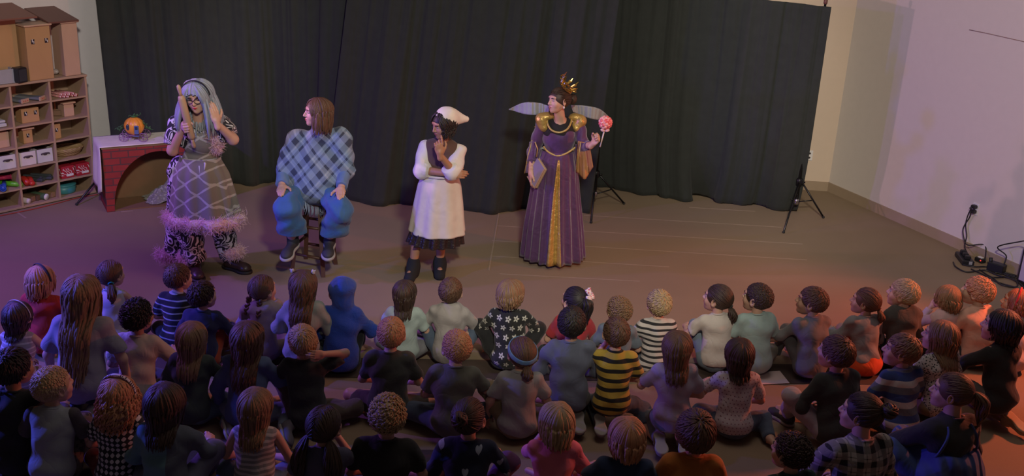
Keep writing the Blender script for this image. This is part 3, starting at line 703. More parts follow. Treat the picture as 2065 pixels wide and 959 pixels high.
drape('black drape at the right beside the pale wall, loose hem bunched on the carpet', [(.80, 11.35), (2.99, 10.72)], B2((1200, 372), (1240, 384), (1300, 392), (1345, 401), (1385, 404), (1400, 394), (1440, 404), (1490, 414), (1545, 417), (1570, 424), (1607, 426)), 2.16, 5, 12, .042, zl=lambda u: .06*(1-u), gp_=7)
METAL = mat('stand_black', (.02, .02, .022), rough=.35, metal=.6, vary=0)
CHROME = mat('stand_chrome', (.5, .5, .52), rough=.25, metal=1, vary=0)
def stand(x, y, z, feet, label, hub=.36):
    T = empty('tripod_stand', (x, y, 0), 0, label, 'stand', 'tripod stands holding the drapes')
    MB().tube([(0, 0, .12), (0, 0, z*.55)], .017, 10).tube([(0, 0, z*.5), (0, 0, z)], .012, 10).build('pole', METAL, T, True)
    MB().lathe([(.03, hub-.03), (.034, hub-.02), (.034, hub+.03), (.024, hub+.045)], n=14).tube([(.03, 0, hub), (.06, 0, hub)], .010, 8).build('collar', METAL, T, True)
    MB().lathe([(.022, .12), (.026, .13), (.026, .17), (.02, .18)], n=14).build('lower_collar', CHROME, T, True)
    for fx, fy in feet:
        d = np.array([fx-x, fy-y]); e = d/np.linalg.norm(d)
        leg = MB().tube([(e[0]*.03, e[1]*.03, hub), (d[0], d[1], .014)], .0095, 8).build('leg', METAL, T, True)
        MB().tube([(e[0]*.02, e[1]*.02, .15), (d[0]*.52, d[1]*.52, hub*.5)], .006, 6).build('brace', METAL, leg, True)
        MB().ell((d[0], d[1], .014), (.015, .015, .014)).build('rubber_foot', mat('rubber', (.02, .02, .02), rough=.8), leg, True)
    MB().lathe([(.016, z-.02), (.02, z-.01), (.02, z+.02), (.01, z+.03)], n=12).build('cap', mat('cap_red_brown', (.14, .05, .04), rough=.5), T, True)
def f2(x, y): return tuple(at(x, y)[:2])
stand(2.94, 10.768, 2.20, [f2(1580, 470), f2(1660, 440), (2.72, 11.0)], 'black tripod stand at the right end of the drapes')
stand(.83, 10.66, 2.62, [f2(1192, 450), f2(1258, 412), (.62, 10.8)], 'black tripod stand behind the purple gown, between two drapes')
stand(-4.04, 10.70, 2.64, [f2(155, 414), (-4.30, 10.62), (-3.9, 10.6)], 'black tripod stand between the cubby shelf and the fireplace')
stand(-1.60, 10.62, 2.62, [f2(748, 411), (-1.8, 10.6), (-1.55, 10.72)], 'black tripod stand behind the stool, only one leg showing')
# ------------------------------------------------------------------ cubby shelf and what stands in it
WOOD = lambda nm, a, sc=1.0: mat(nm, lambda c: c.mix(c.noise(1, 4, 1.5, vec=c.vecs(c.x*6*sc, c.y*40*sc, c.z*3*sc)), tuple(v*.82 for v in a), a), rough=.5)
PLY = WOOD('birch_plywood', (.44, .30, .20)); PLYD = WOOD('birch_block', (.50, .29, .14)); PLYP = WOOD('pale_block', (.56, .36, .26))
yaw = math.atan2(SU[1], SU[0]); CW, RH, SD = .375, .1985, .36
shelf = empty('cubby_shelf', (*SR, 0), yaw, 'large light wooden cubby shelf full of toys and bins, left of the drapes', 'shelf')
T_ = .02; NC, NR = 4, 6; HS = NR*RH
MB().box((-NC*CW/2, SD/2, .01+T_/2), (NC*CW, SD, T_), bev=.002).build('base', PLY, shelf)
MB().box((-NC*CW/2, SD-.006, HS/2), (NC*CW, .008, HS-.03)).build('back_panel', PLY, shelf)
for c in range(NC+1): MB().box((-c*CW+(T_/2 if c == NC else -T_/2 if c == 0 else 0), SD/2-.004, HS/2+.01), (T_, SD-.016, HS-.03), bev=.002).build('upright', PLY, shelf)
for r in range(1, NR): MB().box((-NC*CW/2, SD/2-.002, r*RH), (NC*CW-.03, SD-.02, T_*.8), bev=.002).build('shelf_board', PLY, shelf)
MB().box((-NC*CW/2, SD/2, HS+.006), (NC*CW+.01, SD+.01, T_*1.1), bev=.003).build('top', PLY, shelf)
_R = rotm(0, 0, yaw)
def sp(x, y, z): return SR[0]+_R[0][0]*x+_R[0][1]*y, SR[1]+_R[1][0]*x+_R[1][1]*y, z
def cell(col, row):  # col 0 is the rightmost, row 0 the top; returns left x and floor z of the cubby
    return -(col+1)*CW+T_*.5, (NR-1-row)*RH+(T_*.4 if row < NR-1 else T_+.01)+.001
TOPZ = HS+.006+T_*.55+.001
DARKW = mat('window_dark', (.02, .02, .03), rough=.3, vary=0); CAPW = WOOD('block_cap', (.60, .38, .27)); ROOF = WOOD('roof_brown', (.17, .075, .06)); ROOF2 = WOOD('roof_planks', (.24, .10, .075))
WHITEP = mat('white_paint', (.75, .72, .72), rough=.4)
def block(x, y, z, w, d, h, label, m=PLYD, cap=True, wins=(), rz=0.0, roof=None, group='wooden building blocks on the cubby shelf'):
    T = empty('toy_building', sp(x, y, z), yaw+rz, label, 'wooden block', group)
    MB().box((0, 0, h/2), (w, d, h), bev=.003).build('body', m, T)
    if cap: MB().box((0, -.004, h+.008), (w+.03, d+.03, .016), bev=.003).build('cap', CAPW, T)
    for wx, wz, ws in wins:
        p = MB().box((wx, -d/2-.002, wz), (ws, .006, ws*1.35), bev=.001).build('window', DARKW, T)
        MB().box((wx-ws*.18, -d/2-.006, wz+.01), (ws*.22, .004, ws*.8)).box((wx+ws*.22, -d/2-.006, wz-.005), (ws*.16, .004, ws*.7)).build('pane', WHITEP, p)
    if roof:
        rm, rw, rd, tilt, zz, yy, xx = roof
        MB().box((0, 0, 0), (rw, rd, .018), R=rotm(tilt, 0, 0), bev=.003).build('roof', rm, T).location = (xx, yy, h+zz)
    return T
block(-.12, .12, TOPZ, .155, .20, .50, 'tall pale wooden tower with brown slab roof, right end of the shelf top', PLYP, True, roof=(ROOF, .30, .46, .16, .055, .10, -.06))
block(-.435, .10, TOPZ, .235, .18, .50, 'wide wooden tower with two dark windows on the shelf top', PLYD, True, wins=[(-.055, .36, .032), (.075, .36, .032)])
block(-.70, .24, TOPZ, .26, .20, .56, 'rear wooden tower under a reddish plank roof at the left edge', PLYD, False, roof=(ROOF2, .52, .50, .14, .06, -.02, .0))
T = empty('paper_tray', sp(-.78, .03, TOPZ), yaw, 'grey tray standing on the shelf top at the left edge', 'tray')
MB().box((0, 0, .07), (.20, .012, .12), bev=.002).box((0, .12, .07), (.20, .012, .12)).box((-.1, .06, .07), (.012, .13, .12)).box((.1, .06, .07), (.012, .13, .12)).build('side', mat('grey_plastic', (.33, .33, .36), rough=.5), T)
MB().box((0, .06, .008), (.21, .14, .012)).build('bottom', mat('grey_plastic', (.33, .33, .36)), T)
T = empty('speaker_box', sp(-.64, .02, TOPZ), yaw+.2, 'small black speaker box beside the two window tower', 'box')
MB().box((0, 0, .07), (.10, .09, .14), bev=.008).build('case', mat('black_plastic', (.015, .015, .018), rough=.4), T)
MB().box((0, -.047, .07), (.08, .006, .11), bev=.003).build('grille', mat('grille', (.03, .03, .035), rough=.9), T)
o = MB().ell((0, 0, .03), (.05, .04, .03)).ell((.04, .02, .03), (.03, .03, .025)).ell((-.03, .03, .04), (.03, .02, .03)).build('crumpled_bag', mat('clear_bag', (.35, .30, .28), rough=.3, bump=(30, .9, .02)), None, True, loc=sp(-.27, .16, TOPZ)); setp(o, 'crumpled clear bag lying between the two towers on the shelf', 'bag')
# row 0
x, z = cell(0, 0)
RS = mat('red_white_stripe', lambda c: c.mix(((c.y+c.x*.6)*60).fr().lt(.55), (.65, .52, .48), (.42, .03, .04)), rough=.4)
for k in range(12):
    i, j = (k % 7), k//7; o = MB().tube([(-.0, -.10, 0), (0, .10, 0)], .0105, 8).build('striped_rod', RS, None, True, loc=sp(x+.09+i*.027+j*.013, .14-.02*(i % 3), z+.012+j*.020), rz=yaw+.25)
    setp(o, 'red and white striped rod, one of the bundle in the top right cubby', 'rod', 'red and white striped rods in the top right cubby')
x, z = cell(1, 0)
GR = mat('grey_slate', (.16, .17, .19), rough=.7)
for k, (xx, rz, lb, nd) in enumerate(((x+.09, .35, 'grey topped plank with red dots on its end, left one in its cubby', 3), (x+.24, .55, 'grey topped plank with two red dots, right one in its cubby', 2))):
    T = empty('marble_ramp', sp(xx, .17, z), yaw+rz, lb, 'ramp')
    MB().box((0, 0, .022), (.085, .25, .024), bev=.003).build('channel', GR, T); e = MB().box((0, -.133, .022), (.09, .016, .040), bev=.003).build('end_block', PLYP, T)
    mb = MB()
    for q in range(nd): mb.ell(((q-(nd-1)/2)*.024, -.142, .022), (.006, .003, .006), nu=8, nv=6)
    mb.build('red_dots', mat('red_dot', (.5, .03, .03), vary=0), e, True)
for c, r, xx, w, d, h, lb, m, cp, wn in ((0, 1, .20, .10, .12, .125, 'small pale block with a square cap in the second cubby down', PLYP, True, []),
        (1, 1, .19, .17, .12, .135, 'wooden block house with two windows, second cubby down', PLYD, False, [(-.045, .09, .028), (.05, .09, .028)]),
        (0, 2, .055, .085, .12, .14, 'narrow block with one violet lit window, third cubby of the right column', PLYD, False, [(.0, .085, .026)]),
        (1, 2, .15, .09, .10, .135, 'small capped block with one window, third cubby down', PLYD, True, [(.0, .075, .026)]),
        (2, 2, .27, .14, .12, .15, 'plain pale block at the left edge of the shelf', PLYP, False, [])):
    x, z = cell(c, r); block(x+xx, .14, z, w, d, h, lb, m, cp, wn)
o = MB().box((0, 0, .02), (.24, .20, .03), bev=.004).box((.02, .01, .05), (.20, .18, .02), bev=.004).build('paper_stack', mat('pale_paper', (.5, .5, .52), rough=.8), None, loc=sp(cell(2, 1)[0]+.2, .15, cell(2, 1)[1]), rz=yaw); setp(o, 'pale stack of paper in a cubby at the left edge', 'paper stack')
o = MB().box((0, 0, .03), (.03, .20, .05), bev=.004).build('plank', WOOD('plank_brown', (.22, .13, .08)), None, loc=sp(cell(0, 1)[0]+.07, .20, cell(0, 1)[1]), rz=yaw+.9); setp(o, 'dark brown plank leaning beside the small capped block', 'plank')
# basket, bins, boxes, tubs
x, z = cell(0, 3); T = empty('wicker_basket', sp(x+.18, .16, z), yaw, 'shallow oval wicker basket in the right column', 'basket')
WK = mat('wicker', lambda c: c.mix((c.z*120).sin()*.5+.5, (.30, .18, .08), (.50, .33, .18)), rough=.7, bump=(lambda c: (c.z*300).sin()*(c.x*120).sin(), .5, .005))
rings = [[(math.cos(a)*rx, math.sin(a)*rx*.72, zz) for a in np.linspace(0, 2*PI, 30, endpoint=False)] for rx, zz in ((.11, 0), (.135, .025), (.158, .06), (.166, .075), (.155, .072), (.13, .03), (.10, .01))]
V, F_ = loft(rings); obj('bowl', V, F_, WK, T)
V, F_ = tube_mesh([(math.cos(a)*.162, math.sin(a)*.117, .075) for a in np.linspace(0, 2*PI, 40, endpoint=False)], .006, 6, True); obj('rim', V, F_, WK, T)
BINM = mat('white_bin', (.62, .58, .60), rough=.6)
def bin_(c, r, xx, w, lb):
    x, z = cell(c, r); T = empty('storage_bin', sp(x+xx, .155, z), yaw, lb, 'bin', 'white fabric bins in the cubby shelf')
    MB().box((0, 0, .004), (w, .24, .006)).box((0, -.12, .068), (w, .008, .13), bev=.002).box((0, .12, .068), (w, .008, .13)).box((-w/2+.004, 0, .068), (.008, .24, .13)).box((w/2-.004, 0, .068), (.008, .24, .13)).build('shell', BINM, T)
    MB().tube([(-w*.28, -.128, .085), (-w*.2, -.131, .092), (0, -.133, .094), (w*.2, -.131, .092), (w*.28, -.128, .085)], .007, 6).ell((0, -.128, .083), (w*.14, .006, .010)).build('handle', mat('bin_handle', (.07, .05, .06)), T, True)
    MB().box((0, 0, .10), (w-.02, .22, .03), bev=.004).build('contents', mat('bin_contents', (.10, .05, .05), bump=(40, .9, .02)), T)
bin_(1, 3, .10, .155, 'white fabric bin with dark handle, left of the pair beside the basket'); bin_(1, 3, .27, .15, 'white fabric bin with dark handle, right of the pair beside the basket'); bin_(2, 3, .28, .155, 'white fabric bin with dark handle, in the cubby at the left edge')
def swirl_red(c): return c.mix(((c.x*34+c.z*22+c.noise(18, 2)*3).fr()).lt(.30)*c.z.band(.03, .10), (.42, .025, .04), (.72, .60, .60))
for xx, lb in ((.10, 'red box with white markings, left of the pair in the right column'), (.26, 'red box with white markings, right of the pair in the right column')):
    x, z = cell(0, 4); T = empty('tissue_box', sp(x+xx, .13, z), yaw+.03, lb, 'box', 'red boxes in the cubby shelf')
    MB().box((0, 0, .06), (.135, .20, .118), bev=.002).build('carton', mat('red_carton', swirl_red, rough=.4), T)
    MB().box((.02, -.102, .03), (.07, .003, .022)).build('white_label', WHITEP, T)
x, z = cell(1, 4)
MB_ = mat('red_plastic', (.45, .03, .02), rough=.35)
T = empty('toy_tube', sp(x+.085, .12, z), yaw, 'red bumpy plastic toy in the fifth cubby down', 'toy')
MB().tube([(-.02, -.10, .03), (.0, 0, .05), (-.02, .10, .03)], .028, 10).build('tube', MB_, T, True); MB().tube([(.02, -.11, .025), (.05, -.02, .045), (.03, .08, .03)], .022, 10).ell((.02, -.11, .025), (.03, .02, .024)).build('second_tube', MB_, T, True)
for k, (xx, rz, lb) in enumerate(((.19, .5, 'dark grey car track piece beside the red toy'), (.27, .7, 'dark grey car track piece at the right side of its cubby'))):
    o = MB().box((0, 0, .02), (.06, .22, .03), bev=.006).box((0, 0, .045), (.03, .20, .02), bev=.004).build('track_piece', mat('dark_grey_toy', (.05, .06, .065), rough=.5), None, loc=sp(x+xx, .16, z), rz=yaw+rz); setp(o, lb, 'track piece')
x, z = cell(2, 4)
for k, (xx, yy, zz, col, rz, lb) in enumerate(((.17, .14, .04, (.02, .05, .38), .2, 'blue plastic pipe pointing out of the cubby at the left edge'), (.25, .10, .035, (.03, .09, .45), -.5, 'bright blue pipe lying in front beside the green one'),
        (.31, .13, .03, (.12, .42, .03), .6, 'lime green pipe in the cubby at the left edge'), (.23, .18, .09, (.42, .03, .10), 1.2, 'pinkish red pipe on top of the blue ones'))):
    T = empty('plastic_pipe', sp(x+xx, yy, z+zz), yaw+rz, lb, 'toy pipe'); m = mat('pipe_%d' % k, col, rough=.3)
    MB().tube([(0, -.12, 0), (0, .12, 0)], .024, 12).build('pipe', m, T, True); V, F_ = tube_mesh([(math.cos(a)*.026, -.12, math.sin(a)*.026) for a in np.linspace(0, 2*PI, 16, endpoint=False)], .005, 6, True); obj('rim', V, F_, m, T)
x, z = cell(0, 5); T = empty('oval_tub', sp(x+.12, .14, z), yaw, 'teal oval tub in the bottom right cubby', 'tub'); TE = mat('teal_plastic', (.05, .25, .28), rough=.4)
V, F_ = loft([[(math.cos(a)*rx, math.sin(a)*rx*.8, zz) for a in np.linspace(0, 2*PI, 30, endpoint=False)] for rx, zz in ((.085, 0), (.095, .01), (.10, .075))]); obj('tub', V, F_, TE, T)
V, F_ = loft([[(math.cos(a)*rx, math.sin(a)*rx*.8, zz) for a in np.linspace(0, 2*PI, 30, endpoint=False)] for rx, zz in ((.105, .076), (.107, .082), (.10, .09))]); obj('lid', V, F_, TE, T)
x, z = cell(1, 5)
for k, (xx, r, col, lb) in enumerate(((.035, .026, (.62, .58, .58), 'white ended roll at the left of the bottom cubby'), (.21, .032, (.70, .68, .66), 'white ended roll wrapped in dark green, bottom cubby'))):
    T = empty('paper_roll', sp(x+xx, .13, z+r), yaw+.3, lb, 'roll'); MB().tube([(0, -.10, 0), (0, .13, 0)], r, 14).build('roll', mat('roll_%d' % k, (.05, .10, .05) if k else (.5, .45, .45)), T, True)
    MB().tube([(0, -.106, 0), (0, -.10, 0)], r*.98, 14).build('white_end', mat('roll_end_%d' % k, col), T, True)
for k, (xx, lb) in enumerate(((.10, 'brown wooden block in the bottom cubby, beside the left roll'), (.15, 'darker brown wooden block in the bottom cubby'), (.30, 'light brown wooden block at the right of the bottom cubby'))):
    o = MB().box((0, 0, .028), (.045, .20, .05), bev=.004).build('wooden_block', WOOD('blk%d' % k, [(.24, .14, .08), (.13, .08, .05), (.33, .19, .10)][k]), None, loc=sp(x+xx, .16, z), rz=yaw+.3); setp(o, lb, 'block')
x, z = cell(2, 5); o = MB().box((0, 0, .05), (.10, .16, .09), bev=.01).build('dark_bag', mat('dark_bag', (.02, .02, .022)), None, loc=sp(x+.10, .14, z), rz=yaw); setp(o, 'black soft bag in the bottom cubby at the left edge', 'bag')
# thin red cord along the shelf foot
o = MB().tube(smooth_path([at(0, 436)+(0, 0, .006), at(60, 424)+(0, 0, .006), at(110, 412)+(0, 0, .006), at(160, 399)+(0, 0, .006), at(197, 393)+(0, 0, .006)], 8), .005, 6).build('red_cord', mat('red_cord', (.35, .05, .03)), None, True); setp(o, 'thin red cord running along the foot of the cubby shelf', 'cord')
# ------------------------------------------------------------------ cardboard fireplace
a, b = at(216, 428)[:2], at(334, 416)[:2]; fy = math.atan2(b[1]-a[1], b[0]-a[0]); FW, FD, FH = 1.02, .38, .62
def brickcol_nodes(c):
    n = c.nt.nodes.new('ShaderNodeTexBrick'); c.nt.links.new(c.vecs(c.x, c.z, 0), n.inputs['Vector']); n.inputs['Scale'].default_value = 1
    n.inputs['Color1'].default_value = (.36, .035, .028, 1); n.inputs['Color2'].default_value = (.24, .022, .022, 1); n.inputs['Mortar'].default_value = (.075, .04, .038, 1)
    n.inputs['Mortar Size'].default_value = .006; n.inputs['Brick Width'].default_value = .155; n.inputs['Row Height'].default_value = .066
    return c.mix(c.noise(20, 3)*.6, n.outputs['Color'], (.14, .015, .02))
BR = mat('brick_print', brickcol_nodes, rough=.75)
CARD = mat('brown_card', (.20, .115, .06), rough=.8, bump=(6, .3, .01))
fp = empty('toy_fireplace', (*a, 0), fy, 'cardboard play fireplace with red brick front and dark arch', 'fireplace')
def arch(n=26):
    cx, hw, zs, zt = FW/2, FW/2-.075, .05, .565; pts = [(cx-hw, 0.0), (cx-hw, zs)]
    pts += [(cx-hw*math.cos(t), zs+(zt-zs)*math.sin(t)) for t in np.linspace(0, PI, n)]; pts += [(cx+hw, zs), (cx+hw, 0.0)]; return pts
ap = arch(); mb = MB(); outer = []
for x_, z_ in ap:
    if z_ < .051: outer.append((0 if x_ < FW/2 else FW, z_))
    else:
        t = math.atan2(z_-.05, FW/2-x_); k = min(abs((FW/2)/max(1e-6, abs(math.cos(t)))), (FH-.05)/max(1e-6, math.sin(t))); outer.append((FW/2-k*math.cos(t), .05+k*math.sin(t)))
outer[0] = (0, 0); outer[-1] = (FW, 0)
n_ = len(ap); Vf = [(x_, y_, z_) for y_ in (0, .014) for L_ in (ap, outer) for x_, z_ in L_]
Fs = []
for i in range(n_-1):
    Fs.append((n_+i, i, i+1, n_+i+1)); Fs.append((3*n_+i+1, 2*n_+i+1, 2*n_+i, 3*n_+i)); Fs.append((i, 2*n_+i, 2*n_+i+1, i+1)); Fs.append((n_+i+1, 3*n_+i+1, 3*n_+i, n_+i))
# fill the two top corners of the front
obj('front', Vf, Fs, BR, fp, smooth=False)
MB().box((.008, FD/2+.01, FH/2), (.014, FD, FH)).build('side', BR, fp); MB().box((FW-.008, FD/2+.01, FH/2), (.014, FD, FH)).build('side', BR, fp)
MB().box((FW/2, FD+.004, FH/2), (FW-.03, .012, FH)).build('back', CARD, fp); MB().box((FW/2, FD/2+.012, FH+.008), (FW+.01, FD+.03, .016)).build('top', CARD, fp)
MB().box((FW/2, FD/2, .007), (FW-.03, FD-.02, .012)).build('bottom', CARD, fp)
inn = []
for y_ in (.02, FD-.01): inn.append([(x_, y_, z_+(.004 if z_ > .06 else 0)) for x_, z_ in ap])
inn = np.array(inn); V, F_ = sheet(inn, .006); obj('arch_lining', V, F_, CARD, fp, smooth=False)
def R2(x_, y_, z_=0): return a[0]+math.cos(fy)*x_-math.sin(fy)*y_, a[1]+math.sin(fy)*x_+math.cos(fy)*y_, z_
# white cloth over the top, hanging down at the left side
us = np.concatenate([np.linspace(-.44, 0, 12), np.linspace(.02, FW+.02, 26)]); vs = np.linspace(-.012, FD+.02, 16); P = np.zeros((len(us), len(vs), 3))
for i, u_ in enumerate(us):
    for j, v_ in enumerate(vs):
        if u_ <= 0: P[i, j] = (-.022-.02*math.sin(v_*22)*min(1, -u_*4)+.06*u_*.5, v_+.02*math.sin(u_*9), FH+.024+u_*(1.0+.12*math.sin(v_*9)))
        else: P[i, j] = (u_, v_, FH+.024+.0015*math.sin(u_*30)*math.sin(v_*25))
V, F_ = sheet(P, .005); setp(obj('tablecloth', V, F_, cloth('white_cloth', (.72, .66, .64), bump=(14, .3, .01)), None, loc=(*a, 0), rz=fy), 'white cloth laid over the play fireplace, hanging at its left side', 'cloth')
# grey crumpled fabric in the hearth
rng = np.random.default_rng(4); nu = nv = 46; P = np.zeros((nu, nv, 3))
for i in range(nu):
    for j in range(nv):
        u_, v_ = i/(nu-1)*2-1, j/(nv-1)*2-1; r_ = math.hypot(u_, v_*.9); h = max(0, 1-r_**1.3)*.15
        h *= 1+.22*math.sin(9*u_+3*math.sin(5*v_))*math.cos(7*v_+2*u_)+.12*math.sin(21*u_+9*v_); P[i, j] = (u_*.22*(1+.08*math.sin(9*v_)), v_*.15*(1+.1*math.sin(7*u_)), .016+h+.006*(1+math.sin(23*u_)*math.sin(19*v_)))
V, F_ = sheet(P, .004); setp(obj('grey_fabric', V, F_, cloth('grey_fabric', lambda c: c.mix(c.noise(50, 3).gt(.55), (.19, .19, .17), (.32, .32, .29))), None, loc=R2(FW*.60, .20), rz=fy), 'crumpled grey speckled cloth lying inside the fireplace arch', 'cloth')
# ------------------------------------------------------------------ pumpkin carriage
CX = R2(.33, .17, FH+.028); T = empty('pumpkin_carriage', CX, fy-.35, 'orange pumpkin carriage ornament with wire wheels on the white cloth', 'ornament')
PK = mat('pumpkin', lambda c: c.mix(c.noise(12, 3), (.72, .24, .03), (.85, .38, .05)), rough=.35)
rings = []
for ph in np.linspace(.05, PI-.05, 18):
    rings.append([(math.cos(th)*math.sin(ph)*.095*(1-.09*abs(math.sin(th*4.5))**.5*-1-.09), math.sin(th)*math.sin(ph)*.085*(1-.09*(1-abs(math.sin(th*4.5))**.5)), .135-math.cos(ph)*.088*(1-.1*math.sin(ph)*0)) for th in np.linspace(0, 2*PI, 72, endpoint=False)])
V, F_ = loft(rings); obj('pumpkin', V, F_, PK, T)
BLUE = mat('carriage_blue', (.10, .14, .30), rough=.4); VINE = mat('vine_green', (.04, .13, .04), rough=.5); WIRE = mat('purple_wire', (.30, .17, .33), rough=.35, metal=.4)
MB().box((.035, -.079, .115), (.042, .018, .085), bev=.006).build('door', BLUE, T); MB().box((.035, -.0895, .135), (.024, .004, .03), bev=.002).build('door_window', mat('dark_glass', (.03, .05, .09), rough=.15), T)
MB().ell((-.045, -.073, .14), (.017, .012, .03)).build('window', mat('dark_glass', (.03, .05, .09)), T, True)
MB().box((0, 0, .050), (.16, .09, .012), bev=.004).build('chassis', WIRE, T); MB().box((.035, -.10, .062), (.05, .03, .008), bev=.002).build('step', BLUE, T)
for wx in (-.085, .085):
    for wy in (-.075, .075):
        th = np.linspace(0, 2*PI, 24, endpoint=False); w_ = MB(); c_ = np.array([wx*1.05, wy, .042])
        w_.tube([c_+(.042*math.cos(t), 0, .042*math.sin(t)*.97) for t in th], .0035, 6, closed=True)
        for q in range(8): w_.tube([c_, c_+(.042*math.cos(q*PI/4), 0, .041*math.sin(q*PI/4))], .0018, 5)
        w_.ell(c_, (.009, .009, .009), nu=8, nv=6); w_.build('wheel', WIRE, T, True)
def curl(p, d, r, n, rad=.0028):
    t = np.linspace(0, 1, 40); return MB().tube([np.array(p)+np.array(d)*s_+np.array([math.cos(s_*n*2*PI), .3*math.sin(s_*n*2*PI), math.sin(s_*n*2*PI)])*r*(1-.4*s_) for s_ in t], rad, 5)
for p, d, r, n in (((0, 0, .225), (.07, 0, .035), .012, 2.5), ((0, 0, .225), (-.05, 0, .01), .010, 2), ((.08, 0, .18), (.09, -.02, -.07), .014, 3), ((-.10, 0, .13), (-.07, -.01, -.03), .016, 2.5), ((.10, 0, .13), (.05, .0, -.02), .012, 2)): curl(p, d, r, n).build('vine', VINE, T, True)
MB().ell((0, 0, .228), (.028, .026, .010)).tube([(0, 0, .225), (.004, 0, .245), (.012, 0, .258)], [.010, .007, .006], 7).build('stem', VINE, T, True)
mb = MB()
for p in ((-.11, -.02, .12), (.12, -.02, .13), (.10, -.03, .17), (.03, .0, .24), (-.13, -.02, .10), (.15, -.03, .12)): mb.ell(p, (.013, .004, .009), nu=8, nv=6, R=rotm(.4, p[0]*9, .5))
mb.build('leaf', VINE, T, True)
# ------------------------------------------------------------------ right wall fittings, cables
wd = np.array([6.33-3.53, 5.86-11.71]); wd /= np.linalg.norm(wd); wn = np.array([wd[1], -wd[0]])*1.0
if wn[0] > 0: wn = -wn
def on_wall(x_, y_):
    d = _ray(x_, y_); o_ = np.array([0, 0, CH]); t = ((np.array([*RC])-o_[:2])@wn)/(d[:2]@wn); return o_+d*t
def plate(p, rz, label, plugs=False):
    T = empty('wall_outlet', p, rz, label, 'outlet'); MB().box((0, -.004, 0), (.072, .008, .115), bev=.002).build('cover_plate', WHITEP, T)
    for z_ in (-.024, .024): MB().ell((0, -.009, z_), (.014, .003, .012)).build('socket', mat('socket_dark', (.05, .04, .04), vary=0), T, True)
wrz = math.atan2(wd[1], wd[0]); p1 = on_wall(1968, 421); plate(p1, wrz, 'white wall outlet with two black plugs above the cable tangle')
p2 = aty(1632, 313, 11.70); d_ = _ray(1632, 313); bd = np.array([3.53+4.9, 11.71-11.95]); bd /= np.linalg.norm(bd); bn = np.array([bd[1], -bd[0]]); t_ = ((np.array([*RC])-0)@bn)/(d_[:2]@bn); p2 = np.array([0, 0, CH])+d_*t_
plate(p2, math.atan2(bd[1], bd[0]), 'white wall outlet beside the right edge of the drape')
CAB = mat('black_cable', (.015, .015, .017), rough=.45, vary=0); PB = mat('black_plastic', (.015, .015, .018))
N3 = np.array([*wn, 0])
for k, dz in enumerate((.026, -.022)):
    T = empty('power_plug', p1+N3*.03+(0, 0, dz), wrz, ['black plug in the upper socket of the right wall outlet', 'black plug in the lower socket of the right wall outlet'][k], 'plug')
    MB().box((0, 0, 0), (.05, .045, .036), bev=.008).build('body', PB, T); MB().tube([(0, -.02, 0), (-.02, -.035, -.02)], .006, 6).build('strain_relief', PB, T, True)
g = lambda x_, y_, z_=.012: at(x_, y_)+(0, 0, z_)
def cable(pts, label, r=.006, m=CAB): setp(MB().tube(smooth_path(pts, 8), r, 6).build('cable', m, None, True), label, 'cable', 'black cables by the right wall')
def hang(x0, y0, x1, y1, px, py): return
w_ = lambda x_, y_, o=.03: on_wall(x_, y_)+N3*o
cable([p1+N3*.06+(0, 0, .02), w_(1957, 432), w_(1952, 452), w_(1954, 475), w_(1953, 495, .05), g(1951, 519, .03)], 'black cable hanging straight from the wall outlet to the power strip')
cable([p1+N3*.06+(0, 0, -.03), w_(1960, 437), w_(1950, 460, .05), w_(1955, 485, .06), w_(1970, 492, .10), g(1980, 522, .14), g(1985, 534, .04)], 'black cable curving from the outlet towards the white adaptor')
cable([g(2020, 549, .06), g(2022, 548, .16), w_(2036, 494, .15), aty(2056, 487, 9.2), aty(2075, 484, 9.0)], 'black cable arching from the power brick to the right edge')
tang = [[(1922, 530), (1928, 542), (1950, 550), (1985, 548), (2010, 556), (2040, 566), (2070, 580)], [(1940, 535), (1965, 541), (1990, 540), (2020, 552), (2050, 562), (2072, 566)], [(1975, 545), (2000, 562), (2035, 560), (2050, 570), (2075, 592)],
        [(1990, 538), (2010, 548), (2045, 556), (2046, 560), (2030, 556), (2005, 552)], [(1958, 544), (1980, 556), (2010, 570), (2045, 582), (2070, 588)], [(2000, 560), (2020, 578), (2048, 580), (2050, 572), (2036, 560), (2022, 555)]]
TL = ['outermost black cable looping round the power strip on the floor', 'black cable running from the power strip to the right edge', 'thick black cable crossing the tangle on the floor', 'small black cable loop behind the power brick', 'black cable nearest the red haired children', 'black cable bending back to the power brick']
for pts, lb in zip(tang, TL): cable([g(x_, y_, .01+.008*(i % 2)) for i, (x_, y_) in enumerate(pts)], lb, .0065)
def gear(name, x_, y_, size, rz, lb, cat, m=PB, z=.0):
    T = empty(name, at(x_, y_)+(0, 0, z), rz, lb, cat); MB().box((0, 0, size[2]/2), size, bev=.008).build('case', m, T); return T
T = gear('power_strip', 1944, 526, (.26, .11, .05), wrz+2.6, 'black power strip crowded with plugs on the carpet', 'power strip')
for k in range(3): MB().box((-.08+k*.075, 0, .068), (.045, .05, .036), bev=.006).build('plug', PB, T)
MB().box((-.125, -.02, .03), (.012, .03, .03)).build('grey_switch', mat('grey_plastic', (.33, .33, .36)), T)
T = gear('power_adaptor', 1976, 528, (.09, .06, .045), wrz, 'small white topped adaptor with a red light by the wall', 'adaptor'); MB().box((0, 0, .048), (.05, .035, .008), bev=.002).build('white_top', WHITEP, T)
MB().ell((.03, -.032, .03), (.006, .004, .006)).build('red_light', mat('red_led', lambda c: c.mix(0.0, (1, .03, .03), (1, .03, .03)), emit=1.5), T, True)
T = gear('power_brick', 2008, 548, (.15, .08, .09), wrz+.3, 'black power brick with a green light beside the wall', 'power supply'); MB().ell((-.05, -.02, .082), (.008, .006, .004)).build('green_light', mat('green_led', lambda c: c.mix(0.0, (.1, 1, .4), (.1, 1, .4)), emit=.8), T, True)
